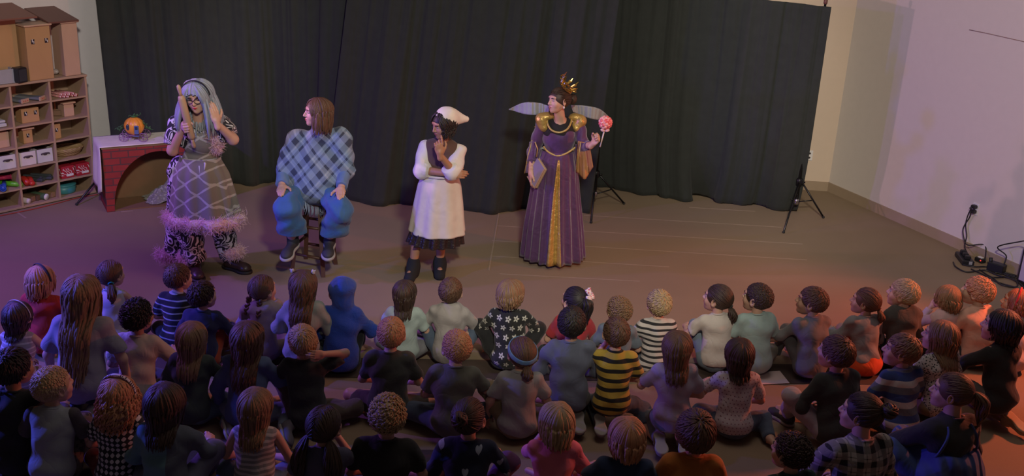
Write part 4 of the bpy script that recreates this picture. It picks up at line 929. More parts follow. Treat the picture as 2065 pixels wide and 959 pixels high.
MB().tube([(-.06, 0, .06), (-.07, .0, .12)], .018, 8).build('plug', PB, T, True)
# equipment case at the right edge
c0 = at(2092, 580); T = empty('equipment_case', c0, wrz, 'lavender panelled equipment case with black frame at the right edge', 'case')
MB().box((0, 0, .19), (.34, .16, .36), bev=.012).build('frame', PB, T); MB().box((0, -.081, .19), (.29, .010, .31), bev=.004).box((-.171, 0, .19), (.010, .12, .31), bev=.004).build('panel', mat('lavender_panel', (.42, .36, .48), rough=.4), T)
o = MB().tube([on_wall(1955, 60)+N3*.002, on_wall(1990, 67)+N3*.002, on_wall(2030, 76)+N3*.002, on_wall(2066, 84)+N3*.002], .0035, 5).build('wall_crack', mat('crack', (.30, .20, .18)), None, True); setp(o, 'thin reddish crack line high on the right wall', 'crack')
# sheet of paper behind the boy in the aqua shirt
q = [at(1528, 777), at(1592, 774), at(1572, 749), at(1530, 752)]; P = [p+(0, 0, .006) for p in q]+[p+(0, 0, .009) for p in q]
setp(obj('paper_sheet', P, [(3, 2, 1, 0), (4, 5, 6, 7), (0, 1, 5, 4), (1, 2, 6, 5), (2, 3, 7, 6), (3, 0, 4, 7)], mat('paper_pink', (.62, .50, .48)), None, smooth=False), 'pale sheet of paper on the floor behind the boy in the aqua shirt', 'paper')
# ------------------------------------------------------------------ the four actors
def hit(px, py, prims, grow=0.0, far=9.6, near=7.5):
    d = _ray(px, py); d = d/np.linalg.norm(d); o = np.array([0, 0, CH]); t = near/d[1]
    for _ in range(90):
        p = o+d*t; q = min(float(prim_eval(pr, p[0], p[1], p[2])) for pr in prims if not pr[6])-grow
        if q < .0008: return p
        t += max(q*.8, .0008)
        if p[1] > far: break
    return aty(px, py, 8.5)
class Actor:
    def __init__(s, label, foot):
        s.root = np.array([foot[0], foot[1], 0.0]); s.T = empty('person', s.root, 0, label, 'person', 'actors on the stage')
    def part(s, name, VF, m, parent=None, smooth=True, **kw): return obj(name, np.asarray(VF[0])-s.root, VF[1], m, parent or s.T, smooth, **kw)
    def mb(s, name, mb, m, parent=None, smooth=True): return obj(name, np.concatenate(mb.v)-s.root, mb.f, m, parent or s.T, smooth, mb.m if isinstance(m, (list, tuple)) else None)
def rings(rows, n=96, a0=0, a1=2*PI, nf=14, depth=.62, grow=0.0, seed=0, closed=True):
    """rows: (px, py, half width px, Y, fold amplitude m) -> K x n x 3 rings around a standing body"""
    r = random.Random(seed); ph = [r.uniform(0, 6) for _ in range(5)]; K = 34; R = np.array(rows, float); t = np.linspace(0, len(R)-1, K); out = []
    for q in t:
        cx, cy, hw, Y, am = [np.interp(q, range(len(R)), R[:, i]) for i in range(5)]
        c = aty(cx, cy, Y); w = hw/FPX*(_f@(c-np.array([0, 0, CH]))); th = np.linspace(a0, a1, n, endpoint=not closed)
        f = am*(np.sin(nf*th+ph[0]+.5*np.sin(3*th))+.5*np.sin(nf*.53*th+ph[1]))
        out.append(np.stack([c[0]+(w+grow+f)*np.cos(th), c[1]+(w*depth+.02+grow+f)*np.sin(th), c[2]+0*th], 1))
    return np.array(out)
def fuzz(path, n, ln, seed, rad=.0026, spread=.02, down=.5):
    rng = np.random.default_rng(seed); path = smooth_path(path, 8); t = rng.uniform(0, len(path)-1.001, n); i = t.astype(int); f = (t-i)[:, None]; c = path[i]*(1-f)+path[i+1]*f
    c = c+rng.normal(0, spread*.4, c.shape); d = rng.normal(0, 1, c.shape); d[:, 2] -= down; d /= np.linalg.norm(d, axis=1)[:, None]
    u = np.linspace(0, 1, 6)[None, :, None]; L = rng.uniform(.5, 1.2, n)[:, None, None]*ln; b = rng.normal(0, .35, (n, 1, 3))
    P = c[:, None]+(d[:, None]*u+b*u*u)*L; N_ = np.cross(d, rng.normal(size=d.shape))[:, None]+0*P; N_ /= np.linalg.norm(N_, axis=2)[..., None]+1e-9
    w = rad*(1-u[..., 0]*.7)*np.ones((n, 1)); core = tube_mesh(path, spread*.75, 8)
    return merge([locks(P, N_, w, w*.7, 4), (core[0], np.array([f_ for f_ in core[1] if len(f_) == 4]))])
PINK = mat('pink_feather', (.95, .60, .65), rough=.8, vary=.2)
def swirl(c):
    n = c.noise(5.2, 1, 2.6); v = (n*6.5).fr(); return c.mix(v.band(.28, .70), (.018, .016, .022), (.66, .63, .66))
SWIRL = mat('swirl_print', swirl, rough=.8, bump=(9, .4, .02))
def ogee(c):
    fx = (c.x-c.y*.5)*9.0; fz = c.z*6.6; a = ((fx*PI*2*.5).sin()*.22)
    l1 = ((fz+fx*.5).fr()-.5).ab(); l2 = ((fz-fx*.5).fr()-.5).ab(); w = c.noise(24, 2)*.09
    m_ = l1.mn(l2).lt(w+.015); return c.mix(m_*.8, (.23, .205, .165), (.52, .49, .44))
APRON = cloth('apron_lattice', ogee, bump=(7, .35, .02))
DARKLEATHER = mat('brown_leather', (.05, .028, .022), rough=.35, vary=.2)
# ---- woman in the yarn wig with the rolling pin
A = Actor('person in a grey blue yarn wig and lattice apron raising a rolling pin', at(435, 545)); J = aty
nk, hc = J(401, 240, 8.28), J(399, 196, 8.20)
Mh = mat4(rotm(math.radians(-6), math.radians(4), math.radians(176)), hc, 1.02)
shR, elR, wrR = J(357, 252, 8.31), J(348, 303, 8.24), J(370, 274, 8.12); shL, elL, wrL = J(446, 250, 8.33), J(470, 281, 8.24), J(437, 249, 8.10)
pel, wst, cst = J(405, 392, 8.40), J(402, 325, 8.37), J(401, 275, 8.33)
hipR, knR, anR = J(388, 395, 8.40), J(383, 463, 8.34), at(396, 545); hipL, knL, anL = J(425, 395, 8.42), J(448, 458, 8.42), at(464, 538); anR[2] = anL[2] = .09
anR[1] = 8.40; anR = J(393, 528, 8.36); anL = J(462, 520, 8.50)
pin0, pin1 = J(359, 171, 8.02), J(392, 298, 8.11); pd = (pin1-pin0)/np.linalg.norm(pin1-pin0); grip_at = J(379, 256, 8.075)
hy_, hz_ = np.array([.35, -.9, .05]), np.array([-.9, -.4, -.2]); Fm = frame(hy_, hz_)
wr_g = grip_at-.070*Fm[:, 1]+.030*Fm[:, 2]
body = skin([ell_(pel, (.15, .11, .13)), ell_(wst, (.12, .09, .13)), ell_(cst, (.14, .10, .12)), cap_(shR, shL, .05), cap_(nk-(0, 0, .03), hc+(0, .02, -.05), .05, .05), cap_(shR, elR, .048, .040), cap_(elR, wr_g, .040, .026),
    cap_(shL, elL, .048, .040), cap_(elL, wrL, .040, .026), cap_(hipR, knR, .08, .06), cap_(knR, anR, .055, .04), cap_(hipL, knL, .08, .06), cap_(knL, anL, .055, .04)], vox=.0075, k=.03)
A.part('body', merge([body, (xf(Mh, HEAD[0]), HEAD[1]), put_hand(-1, wr_g, hy_, hz_, 1.0, 'grip'), put_hand(1, wrL, (-.22, .12, 1), (.75, -.65, 0), 1.0, 'open')]), SKIN['light'])
face_parts(Mh-0*Mh, A.T, 1.0, lips=(.55, .03, .04)) if False else None
def face_world(A_, Mh_, **kw):
    M2 = Mh_.copy(); M2[:3, 3] -= A_.root; face_parts(M2, A_.T, 1.0, **kw)
face_world(A, Mh, lips=(.55, .03, .03))
tor1 = [ell_(pel+(0, 0, -.02), (.185, .14, .17)), ell_(wst, (.135, .105, .13)), ell_(cst, (.165, .12, .13)), cap_(shR+(.02, 0, -.01), shL+(-.02, 0, -.01), .060), cap_(shR, shR+(elR-shR)*.78, .072, .078, 1), cap_(shL, shL+(elL-shL)*.72, .072, .075, 1)]
A.part('dress', skin(tor1+[cap_(J(362, 335, 8.45), J(352, 500, 8.46), .09, .085), cap_(J(380, 350, 8.5), J(372, 505, 8.52), .10, .085)], vox=.0085, k=.045, disp=folds(11, .006)), SWIRL)
A.part('trousers', skin([cap_(hipR, knR, .115, .105), cap_(knR, anR+(0, 0, .02), .105, .095, 1), cap_(hipL, knL, .115, .10), cap_(knL, anL+(0, 0, .02), .10, .088, 1)], vox=.0085, k=.03, disp=folds(12, .007)), SWIRL)
# apron: bib, skirt, tie
sk_rows = [(404, 314, 37, 8.33, .001), (404, 320, 38, 8.33, .003), (406, 345, 50, 8.33, .008), (409, 380, 58, 8.33, .010), (412, 412, 64, 8.33, .012), (415, 434, 68, 8.33, .014)]
P = rings(sk_rows, 70, math.radians(182), math.radians(360+6), 11, .72, .012, 3, False); A.part('apron_skirt', sheet(P, .005), APRON)
hem = P[-1]; A.part('feather_hem', fuzz(hem[::5], 6000, .045, 2, spread=.05, rad=.0024), PINK)
bib = []
for py in np.linspace(268, 322, 16):
    w_b = np.interp(py, [268, 300, 322], [24, 33, 38]); cx_ = np.interp(py, [268, 322], [410, 404]); bib.append([hit(x_, py, tor1, .018) for x_ in np.linspace(cx_-w_b, cx_+w_b, 18)])
A.part('apron_bib', sheet(np.array(bib), .005), APRON)
A.part('chest_feathers', fuzz([hit(424, 270, tor1, .02), hit(436, 280, tor1, .02), hit(437, 300, tor1, .02)], 2600, .04, 6, spread=.05, down=.1, rad=.0024), PINK)
wb = np.array([hit(x_, 320+3*math.sin((x_-368)/70*PI), tor1, .014) for x_ in np.linspace(368, 440, 16)]); mb = MB().tube(wb, .009, 8)
mb.tube([hit(405, 322, tor1, .02), J(402, 335, 8.19), J(404, 352, 8.17)], [.006, .008, .006], 6).tube([hit(406, 322, tor1, .02), J(414, 330, 8.19), J(412, 343, 8.17)], [.006, .009, .005], 6); A.mb('apron_tie', mb, mat('tie_white', (.6, .56, .54)))
A.part('collar', skin([cap_(hit(388, 243, tor1), hit(402, 262, tor1), .015, .012), cap_(hit(416, 243, tor1), hit(404, 262, tor1), .015, .012)], vox=.005, k=.01), mat('cream_collar', (.62, .56, .47)))
for pts, sd in (([J(322, 512, 8.42), J(336, 516, 8.42), J(352, 516, 8.42)], 21), ([J(366, 516, 8.36), J(378, 520, 8.32), J(388, 516, 8.33)], 22), ([J(458, 509, 8.42), J(472, 508, 8.42), J(484, 506, 8.50)], 23)):
    A.part('feather_cuff', fuzz(pts, 2200, .04, sd, spread=.05, down=.1, rad=.0024), PINK)
for an_, toe in ((anR, J(401, 548, 8.18)), (anL, J(505, 538, 8.40))):
    d_ = toe-an_; d_[2] = 0; M_ = mat4(frame(d_, (0, 0, 1)), (an_[0], an_[1], .013), 1.18)
    so = A.part('boot', skin([cap_(an_+(0, 0, .06), (an_[0], an_[1], .06), .052, .045)]+[cap_(xf(M_, [(0, 0, .035)])[0], xf(M_, [(.003, .13, .028)])[0], .046, .040), ell_(xf(M_, [(.004, .15, .026)])[0], (.050, .05, .032))], vox=.006, k=.03, floor=.012), DARKLEATHER)
    A.part('sole', (xf(M_, SHOE[1][0]), SHOE[1][1]), mat('black_sole', (.015, .012, .012), rough=.6), so)
# wig
wsh = [cap_(shR, shL, .075), ell_(cst, (.17, .125, .13)), cap_(shR, elR, .075, .07), cap_(shL, elL, .075, .07)]
Mw = Mh.copy(); hp_ = make_hair('yarn', Mw, length=.30, seed=5, prims=wsh, thick=1.5, vol=.022)
rng = np.random.default_rng(8); K = 26; az = rng.uniform(-.55, .55, K)
D0 = np.stack([az*.5, -.1+0*az, 1+0*az], 1); D1 = np.stack([np.sin(az*1.3), np.cos(az*1.3), .42-.25*rng.uniform(0, 1, K)], 1); Q = slerp(D0, D1, 9); Pq = xf(Mw, SKC+Q*(SKR+.030)); Nq = Pq-hc; Nq /= np.linalg.norm(Nq, axis=2)[..., None]
w = np.full((K, 9), .0085); hp_.append(locks(Pq, Nq, w, w*.9, 6))
V, F_ = merge(hp_[1:]+[(xf(mat4(Mw[:3, :3]*1.14, Mw[:3, 3]-Mw[:3, :3]@SKC*.14), SCALP[0]), SCALP[1])]); A.part('wig', (V, F_), HAIR['wig'])
dh = make_hair('bob', Mh, length=.10, seed=3, vol=.004); A.part('hair', merge(dh), HAIR['black'])
th = np.linspace(.12, PI-.12, 30); D = np.stack([np.cos(th)*1.0, .42+0*th, np.sin(th)], 1); D /= np.linalg.norm(D, axis=1)[:, None]; Pb = xf(Mh, SKC+D*(SKR+.048)); Nb = Pb-hc; Nb /= np.linalg.norm(Nb, axis=1)[:, None]
w = np.full((1, 30), .008); A.part('wig_band', locks(Pb[None], Nb[None], w, w*.5, 8), mat('black_band', (.012, .012, .02)))
gl = MB()
for sx in (-1, 1): gl.tube([xf(Mh, [(sx*.032+.026*math.cos(a_), .104, .002+.019*math.sin(a_))])[0] for a_ in np.linspace(0, 2*PI, 22, endpoint=False)], .0026, 6, closed=True).tube(xf(Mh, [(sx*.058, .103, .006), (sx*.076, .05, .006), (sx*.082, 0, .004)]), .0024, 6)
gl.tube(xf(Mh, [(-.007, .106, .004), (0, .109, .006), (.007, .106, .004)]), .0024, 6); A.mb('glasses', gl, mat('black_frame', (.02, .015, .02), rough=.3, vary=0))
# rolling pin, held: a thing of its own
rp = empty('rolling_pin', (0, 0, 0), 0, 'wooden rolling pin held upright by the actor in the yarn wig', 'rolling pin'); rp.location = pin1.tolist()
PW = WOOD('pin_wood', (.52, .34, .20)); q0, q1 = pin0-pin1, np.zeros(3); L_ = q0-q1
MB().tube([q1+L_*t for t in (.14, .16, .19, .5, .78, .82, .835)], [.014, .024, .028, .029, .028, .023, .014], 16).build('barrel', PW, rp, True)
MB().tube([q1+L_*t for t in (0, .012, .05, .1, .14)], [.006, .014, .016, .012, .013], 12).build('handle', PW, rp, True); MB().tube([q1+L_*t for t in (.835, .88, .94, .985, 1)], [.013, .012, .016, .014, .006], 12).build('handle', PW, rp, True)
# ---- seated actor in the poncho
SX, SY = -1.69, 8.62; SZ = .63
st = empty('bar_stool', (SX, SY, 0), 0, 'dark brown wooden bar stool under the actor in the plaid poncho', 'stool'); DW = WOOD('dark_stool_wood', (.085, .032, .022))
MB().lathe([(.13, SZ-.035), (.155, SZ-.028), (.160, SZ-.010), (.150, SZ), (.05, SZ-.004)], n=32).build('seat', DW, st, True)
fts = [at(589, 545)[:2], at(652, 558)[:2], at(677, 532)[:2], at(617, 521)[:2]]; tops = [(-.09, -.07), (.08, -.10), (.10, .07), (-.07, .10)]
legp = []
for (fx, fy_), (tx, ty) in zip(fts, tops):
    p, q = np.array([fx-SX, fy_-SY, .0]), np.array([tx, ty, SZ-.03]); legp.append((p, q)); e_ = (q-p)/np.linalg.norm(q-p); u_ = np.array([1., .15, 0]); u_ -= e_*(u_@e_); u_ /= np.linalg.norm(u_); v_ = np.cross(e_, u_)
    rg = [[c_+(u_*a_+v_*b_)*h_ for a_, b_ in ((-1, -1), (1, -1), (1, 1), (-1, 1))] for c_, h_ in ((p, .017), (p+(q-p)*.5, .020), (q, .021))]
    for r_ in rg[0]: r_[2] = max(r_[2], 0.0)
    V, F_ = loft(rg); obj('leg', V, F_, DW, st, smooth=False)
for i, hts in ((0, (.16, .42)), (1, (.22, .46)), (2, (.16, .42)), (3, (.24, .46))):
    for h_ in hts:
        a_, b_ = legp[i], legp[(i+1) % 4]; pa = a_[0]+(a_[1]-a_[0])*h_/SZ; pb = b_[0]+(b_[1]-b_[0])*h_/SZ; MB().tube([pa, (pa+pb)/2, pb], [.011, .013, .011], 10).build('rung', DW, st, True)
B_ = Actor('person sitting on the bar stool in a blue plaid poncho, head turned sideways', (SX, SY)); yb = 8.60
pel = np.array([SX+.01, SY+.0, SZ+.12]); hc = J(640, 226, 8.50); nk = J(646, 258, 8.56); cst = J(640, 320, 8.60); be = J(638, 375, 8.60)
Mh = mat4(rotm(math.radians(2), 0, math.radians(112)), hc, 1.02)
shR, shL = J(598, 281, 8.60), J(690, 279, 8.60); elR, elL = J(573, 343, 8.52), J(697, 345, 8.52); wrR, wrL = J(569, 380, 8.30), J(688, 385, 8.28)
hipR, hipL = pel+(-.09, -.02, -.02), pel+(.09, -.02, -.02); knR, knL = J(577, 420, 8.22), J(687, 425, 8.22); anR, anL = J(590, 480, 8.40), J(664, 478, 8.42)
hm = (J(590, 466, 8.40), J(672, 466, 8.42))
TRP = [ell_(pel+(0, 0, .0), (.175, .135, .12)), cap_(hipR, knR, .100, .094), cap_(knR+(0, .02, 0), hm[0], .100, .122, 1), cap_(hipL, knL, .100, .094), cap_(knL+(0, .02, 0), hm[1], .100, .122, 1)]
wrR, wrL = hit(568, 374, TRP, .046), hit(688, 378, TRP, .046); fgR, fgL = hit(564, 404, TRP, .046), hit(685, 410, TRP, .046)
hnd = [put_hand(-1, wrR, fgR-wrR, (-.1, -.75, .65), 1.0, 'flat'), put_hand(1, wrL, fgL-wrL, (.1, -.75, .65), 1.0, 'flat')]
body = skin([ell_(pel, (.15, .12, .11)), ell_(be, (.13, .10, .15)), ell_(cst, (.15, .11, .14)), cap_(shR+(.03, 0, 0), shL-(.03, 0, 0), .05), cap_(nk-(0, 0, .05), hc+(0, .01, -.05), .054, .052), cap_(shR, elR, .05, .042), cap_(elR, wrR, .042, .029), cap_(shL, elL, .05, .042), cap_(elL, wrL, .042, .029),
    cap_(hipR, knR, .08, .062), cap_(knR, anR, .058, .04), cap_(hipL, knL, .08, .062), cap_(knL, anL, .058, .04)], vox=.0075, k=.03)
B_.part('body', merge([body, (xf(Mh, HEAD[0]), HEAD[1]), *hnd]), SKIN['light'])
face_world(B_, Mh)
pon = [ell_(J(638, 338, 8.56), (.27, .15, .20)), ell_(J(638, 372, 8.50), (.19, .15, .16)), ell_(cst+(0, 0, -.02), (.185, .145, .20)), ell_(be+(0, -.01, .02), (.165, .135, .20)), cap_(shR+(.02, 0, -.0), shL+(-.02, 0, -.0), .068), cap_(shR, elR+(0, 0, .0), .075, .082), cap_(shL, elL+(0, 0, .0), .075, .082), cap_(nk+(0, 0, -.03), nk+(0, 0, .01), .08, .066, 1), cap_(be, pel+(0, -.17, -.02), .11, .085)]
def plaid(c):
    def bands(u):
        f = (u*4.4).fr(); return f.band(.10, .40)*.62+f.band(.64, .76)*.75, f.band(.44, .50)
    a_, la = bands(c.x*1.05+c.z*.95); b_, lb_ = bands(c.x*1.05-c.z*.95+.35)
    return c.mix((a_*.55+b_*.55+a_*b_*.9).mn(.94), c.mix((la+lb_)*.4, (.24, .31, .46), (.42, .48, .58)), (.035, .045, .085))
zp = J(638, 432, 8.36)[2]; xc_ = J(638, 430, 8.4)[0]
B_.part('poncho', skin(pon, vox=.0075, k=.07, disp=folds(33, .006), post=lambda V, X, Y, Z: np.maximum(V, zp+np.abs(X-xc_)*1.10-.02*(Y < 8.5)-Z)), cloth('poncho_plaid', plaid, bump=(lambda c: c.noise(8, 2, .8)+c.noise(220, 1)*.25, .5, .02)))
rng = np.random.default_rng(5); fr = MB()
for k in range(64):
    u_ = (k/63*2-1); x_ = xc_+u_*.25; z_ = zp+abs(u_)*.25*1.10; yy = 8.6
    px_ = None; best = None
    for Y_ in np.linspace(8.15, 8.75, 90):
        if min(float(prim_eval(p, x_, Y_, z_+.015)) for p in pon) < .02: best = Y_; break
    if best is None: continue
    l_ = rng.uniform(.06, .085); fr.tube([(x_, best, z_+.012), (x_+rng.normal(0, .004), best-.008, z_-l_*.5), (x_+rng.normal(0, .010), best-.006+rng.normal(0, .006), z_-l_)], [.0035, .0042, .003], 5)
B_.mb('fringe', fr, mat('fringe_yarn', (.24, .29, .42)))
SW = cloth('sweater_blue', (.13, .21, .42)); B_.part('sweater', skin([cap_(elR, elR+(wrR-elR)*.92, .058, .050, 1), cap_(shR, elR, .06, .06), cap_(elL, elL+(wrL-elL)*.92, .058, .050, 1), cap_(shL, elL, .06, .06), ell_(cst, (.16, .12, .15)), cap_(nk+(0, 0, -.05), nk+(0, 0, .012), .06, .058, 1)], vox=.008, k=.03, disp=folds(35)), SW)
BP = cloth('wide_blue_trousers', (.045, .13, .30))
B_.part('trousers', skin(TRP, vox=.0085, k=.03, disp=folds(36, .008), post=lambda V, X, Y, Z: np.maximum(V, (J(620, 468, 8.4)[2]-Z)*1.0)), BP)
for q_ in ((anR, hm[0]), (anL, hm[1])): B_.part('sock', skin([cap_(q_[0]+(0, 0, -.04), q_[1]+(0, 0, .09), .046, .060)], vox=.008, k=.02), mat('dark_sock', (.02, .02, .025)))
for an_, dx in ((anR, -.12), (anL, .12)):
    M_ = mat4(frame((dx, -1, -.25), (0, -.2, 1)), an_+(0, .02, -.075), 1.12); so = B_.part('sneaker', (xf(M_, SHOE[0][0]), SHOE[0][1]), mat('dark_sneaker', (.03, .032, .038), rough=.7)); B_.part('sole', (xf(M_, SHOE[1][0]), SHOE[1][1]), mat('grey_sole', (.34, .33, .34)), so)
hb = make_hair('bob', Mh, length=.15, seed=12, vol=.006, thick=1.1, prims=[cap_(shR, shL, .07)]); B_.part('hair', merge(hb), HAIR['brown'])
# ---- maid with white kerchief
C_ = Actor('person in a white kerchief and apron, hand on chin, black socks', at(860, 550)); Y0 = 8.60
hc = J(894, 251, 8.52); nk = J(894, 284, 8.56); cst = J(892, 308, 8.58); be = J(888, 340, 8.58); pel = J(885, 375, 8.60)
Mh = mat4(rotm(math.radians(-12), math.radians(0), math.radians(128)), hc, .97)
shR, shL = J(857, 295, 8.60), J(926, 303, 8.58); elR, elL = J(851, 343, 8.50), J(913, 345, 8.42); wrR, wrL = J(910, 350, 8.38), J(887, 312, 8.33)
hipR, hipL = J(872, 385, 8.6), J(898, 385, 8.6); knR, knL = J(842, 470, 8.55), J(890, 468, 8.6); anR, anL = J(834, 532, 8.52), J(887, 528, 8.62)
body = skin([ell_(pel, (.13, .10, .12)), ell_(be, (.11, .085, .12)), ell_(cst, (.125, .095, .12)), cap_(shR, shL, .042), cap_(nk-(0, 0, .04), hc+(0, .01, -.05), .044, .044), cap_(shR, elR, .042, .036), cap_(elR, wrR, .038, .024), cap_(shL, elL, .042, .036), cap_(elL, wrL, .036, .024),
    cap_(hipR, knR, .075, .055), cap_(knR, anR, .052, .032), cap_(hipL, knL, .075, .055), cap_(knL, anL, .052, .032), cap_(anR+(0, 0, -.04), J(826, 552, 8.42), .036, .028), cap_(anL+(0, 0, -.04), J(887, 545, 8.52), .034, .026)], vox=.007, k=.012, floor=.01)
C_.part('body', merge([body, (xf(Mh, HEAD[0]), HEAD[1]), put_hand(-1, wrR, (1, .1, -.05), (0, -.9, .3), .93, 'relax'), put_hand(1, wrL, (-.12, -.05, 1), (.25, -.95, 0), .95, 'point')]), skinmat('skin_amber', (.42, .215, .125)))
face_world(C_, Mh, lips=(.33, .10, .08), brow='black')
VB = cloth('brown_vest', (.10, .055, .042)); WC = cloth('white_blouse', (.72, .68, .64)); AP = cloth('white_apron', (.68, .62, .55), bump=(lambda c: c.noise(6, 2, .6), .35, .03))
vest = [ell_(cst, (.145, .115, .14)), ell_(be, (.125, .10, .14)), cap_(shR+(.045, 0, .005), shL-(.045, 0, -.005), .050)]
C_.part('vest', skin(vest, vox=.007, k=.04, disp=folds(41, .003)), VB)
C_.part('blouse', skin([cap_(shR, elR, .056, .068), cap_(elR, elR+(wrR-elR)*.24, .067, .056, 1), cap_(shL, elL, .056, .070), cap_(elL, elL+(wrL-elL)*.24, .069, .058, 1), cap_(shR, shL, .045), cap_(nk-(0, 0, .05), nk-(0, 0, .015), .06, .054, 1)], vox=.007, k=.03, disp=folds(42, .006)), WC)
A1 = rings([(888, 350, 33, 8.58, .002), (887, 372, 41, 8.58, .004), (885, 410, 47, 8.58, .006), (883, 445, 51, 8.58, .008), (882, 466, 54, 8.58, .009)], 120, nf=9, depth=.75, grow=.008, seed=6)
V, F_ = loft(A1); C_.part('apron', (V, F_), AP)
A2 = rings([(882, 440, 44, 8.58, .003), (880, 465, 51, 8.58, .010), (877, 487, 55, 8.58, .016)], 140, nf=17, depth=.75, seed=9); C_.part('underskirt', loft(A2), mat('shiny_black', (.03, .02, .02), rough=.3, bump=(60, .6, .01)))
wb = [(c_[0], c_[1], c_[2]) for c_ in rings([(888, 349, 34, 8.58, 0), (888, 351, 34, 8.58, 0)], 50, nf=2, depth=.75, grow=.012)[0]]
C_.part('waistband', (lambda t: (t[0], t[1]))(tube_mesh(wb, .012, 8, True)), AP)
SK = mat('black_sock', (.014, .015, .018), rough=.95)
for an_, toe in ((anR, J(826, 553, 8.40)), (anL, J(887, 546, 8.50))):
    toe = np.array([toe[0], toe[1], .035]); C_.part('sock', skin([cap_(an_+(0, 0, .05), an_+(0, 0, -.0), .044, .044, 2), cap_(an_, (an_[0], an_[1], .045), .044, .044), cap_((an_[0], an_[1]+.02, .045), toe, .044, .038), cap_(an_+(0, 0, -.02), toe, .046, .036)], vox=.006, k=.04, floor=.005), SK)
C_.part('hair', merge(make_hair('wavy', Mh, length=.085, seed=31, vol=.010)), HAIR['black'])
kd = Mh[:3, :3]
ktip = J(939, 240, 8.62); kc = xf(Mh, SKC[None])[0]
C_.part('kerchief', skin([ell_(kc+kd@np.array([0, -.022, .022]), (.098, .098, .088)), cap_(kc+kd@np.array([0, -.05, .03]), ktip, .082, .026), ell_(kc+kd@np.array([0, .085, -.045]), (.14, .10, .11), sub=True, k=.012), ell_(kc+kd@np.array([0, -.03, -.12]), (.13, .16, .09), sub=True, k=.012)], vox=.006, k=.03, disp=folds(45, .003)), cloth('white_kerchief', (.76, .70, .62), bump=(16, .3, .01)))
# ---- queen in purple
D_ = Actor('person in a purple gown with gold trim, gold crown and wings', at(1112, 515)); Y0 = 9.10
hc = J(1127, 203, 9.02); nk = J(1130, 232, 9.06); cst = J(1128, 268, 9.08); be = J(1124, 305, 9.10); pel = J(1121, 345, 9.12)
Mh = mat4(rotm(math.radians(4), math.radians(6), math.radians(122)), hc, .96)
shR, shL = J(1096, 244, 9.10), J(1165, 246, 9.12); elR, elL = J(1076, 308, 9.12), J(1178, 296, 9.02); wrR, wrL = J(1071, 345, 9.00), J(1195, 291, 8.88)
hipR, hipL = J(1108, 355, 9.12), J(1135, 355, 9.12); anR, anL = J(1098, 505, 9.14), J(1132, 500, 9.16)
body = skin([ell_(pel, (.13, .10, .12)), ell_(be, (.11, .085, .12)), ell_(cst, (.13, .10, .12)), cap_(shR, shL, .045), cap_(nk-(0, 0, .04), hc+(0, .01, -.05), .046, .045), cap_(shR, elR, .045, .038), cap_(elR, wrR, .037, .025), cap_(shL, elL, .045, .038), cap_(elL, wrL, .037, .025),
    cap_(hipR, anR, .075, .035), cap_(hipL, anL, .075, .035), cap_(anR, J(1091, 517, 9.02), .035, .026)], vox=.0075, k=.025, floor=.01)
D_.part('body', merge([body, (xf(Mh, HEAD[0]), HEAD[1]), put_hand(-1, wrR, (-.02, -.12, -1), (-1, -.15, 0), .95, 'relax'), put_hand(1, wrL, (.55, -.35, .75), (.75, .3, -.4), .95, 'grip')]), SKIN['light'])
face_world(D_, Mh, lips=(.50, .14, .13))
PV = mat('purple_velvet', (.082, .027, .112), rough=.65, sheen=.5, bump=(lambda c: c.noise(8, 2, .8)+c.noise(2, 2, vec=c.vecs(c.x*16, c.y*16, c.z*2))*.25, .45, .03)); GOLD = mat('gold_cloth', (.62, .42, .13), rough=.38, metal=.45, bump=(22, .7, .02)); GT = mat('gold_trim', (.55, .40, .14), rough=.45, metal=.3, bump=(120, .7, .004)); GM = mat('gold_metal', (.85, .58, .16), rough=.22, metal=1.0, vary=.2)
bod = [ell_(cst+(0, 0, -.03), (.147, .112, .14)), ell_(be, (.120, .102, .14)), cap_(shR+(.04, 0, -.01), shL-(.04, 0, .01), .048)]
ncut = [ell_(nk+(0, -.09, -.035), (.075, .09, .105), sub=True, k=.01)]
D_.part('undershirt', skin([ell_(cst+(0, 0, .0), (.140, .110, .12)), cap_(shR+(.05, 0, .0), shL-(.05, 0, .0), .045), ell_(nk+(0, -.075, -.0), (.040, .07, .075), sub=True, k=.01)], vox=.007, k=.04), mat('black_jersey', (.014, .013, .016)))
D_.part('bodice', skin(bod+ncut, vox=.007, k=.04, disp=folds(51, .004)), PV)
gown_rows = [(1124, 302, 33, 9.10, .001), (1122, 330, 40, 9.10, .004), (1119, 380, 45, 9.10, .009), (1116, 450, 54, 9.10, .014), (1114, 515, 60, 9.10, .018)]
D_.part('gown_skirt', loft(rings(gown_rows, 170, nf=19, depth=.80, grow=.012, seed=4)), PV)
gp = []; base_r = rings(gown_rows, 360, nf=19, depth=.80, grow=.020, seed=4)
K_ = len(base_r)
for k in range(3, K_):
    t_ = (k-3)/(K_-4); hw_ = 1.5+11*t_**.8; cen_ = 274-3*t_; th_ = np.linspace(cen_-hw_, cen_+hw_, 26); row = base_r[k]; idx_ = th_ % 360; i0 = idx_.astype(int) % 360; f_ = (idx_-idx_.astype(int))[:, None]; p_ = row[i0]*(1-f_)+row[(i0+1) % 360]*f_
    p_[:, 1] -= .006+.005*np.sin(np.linspace(0, 5*PI, 26)); gp.append(p_)
D_.part('gold_front_panel', sheet(np.array(gp), .005), GOLD)
tr = MB(); surf = bod
tr.tube(smooth_path([hit(x_, y_, surf, .022) for x_, y_ in ((1104, 232), (1104, 248), (1112, 262), (1128, 267), (1143, 261), (1151, 248), (1154, 232))], 5), .0085, 8); D_.mb('neck_trim', tr, GT)
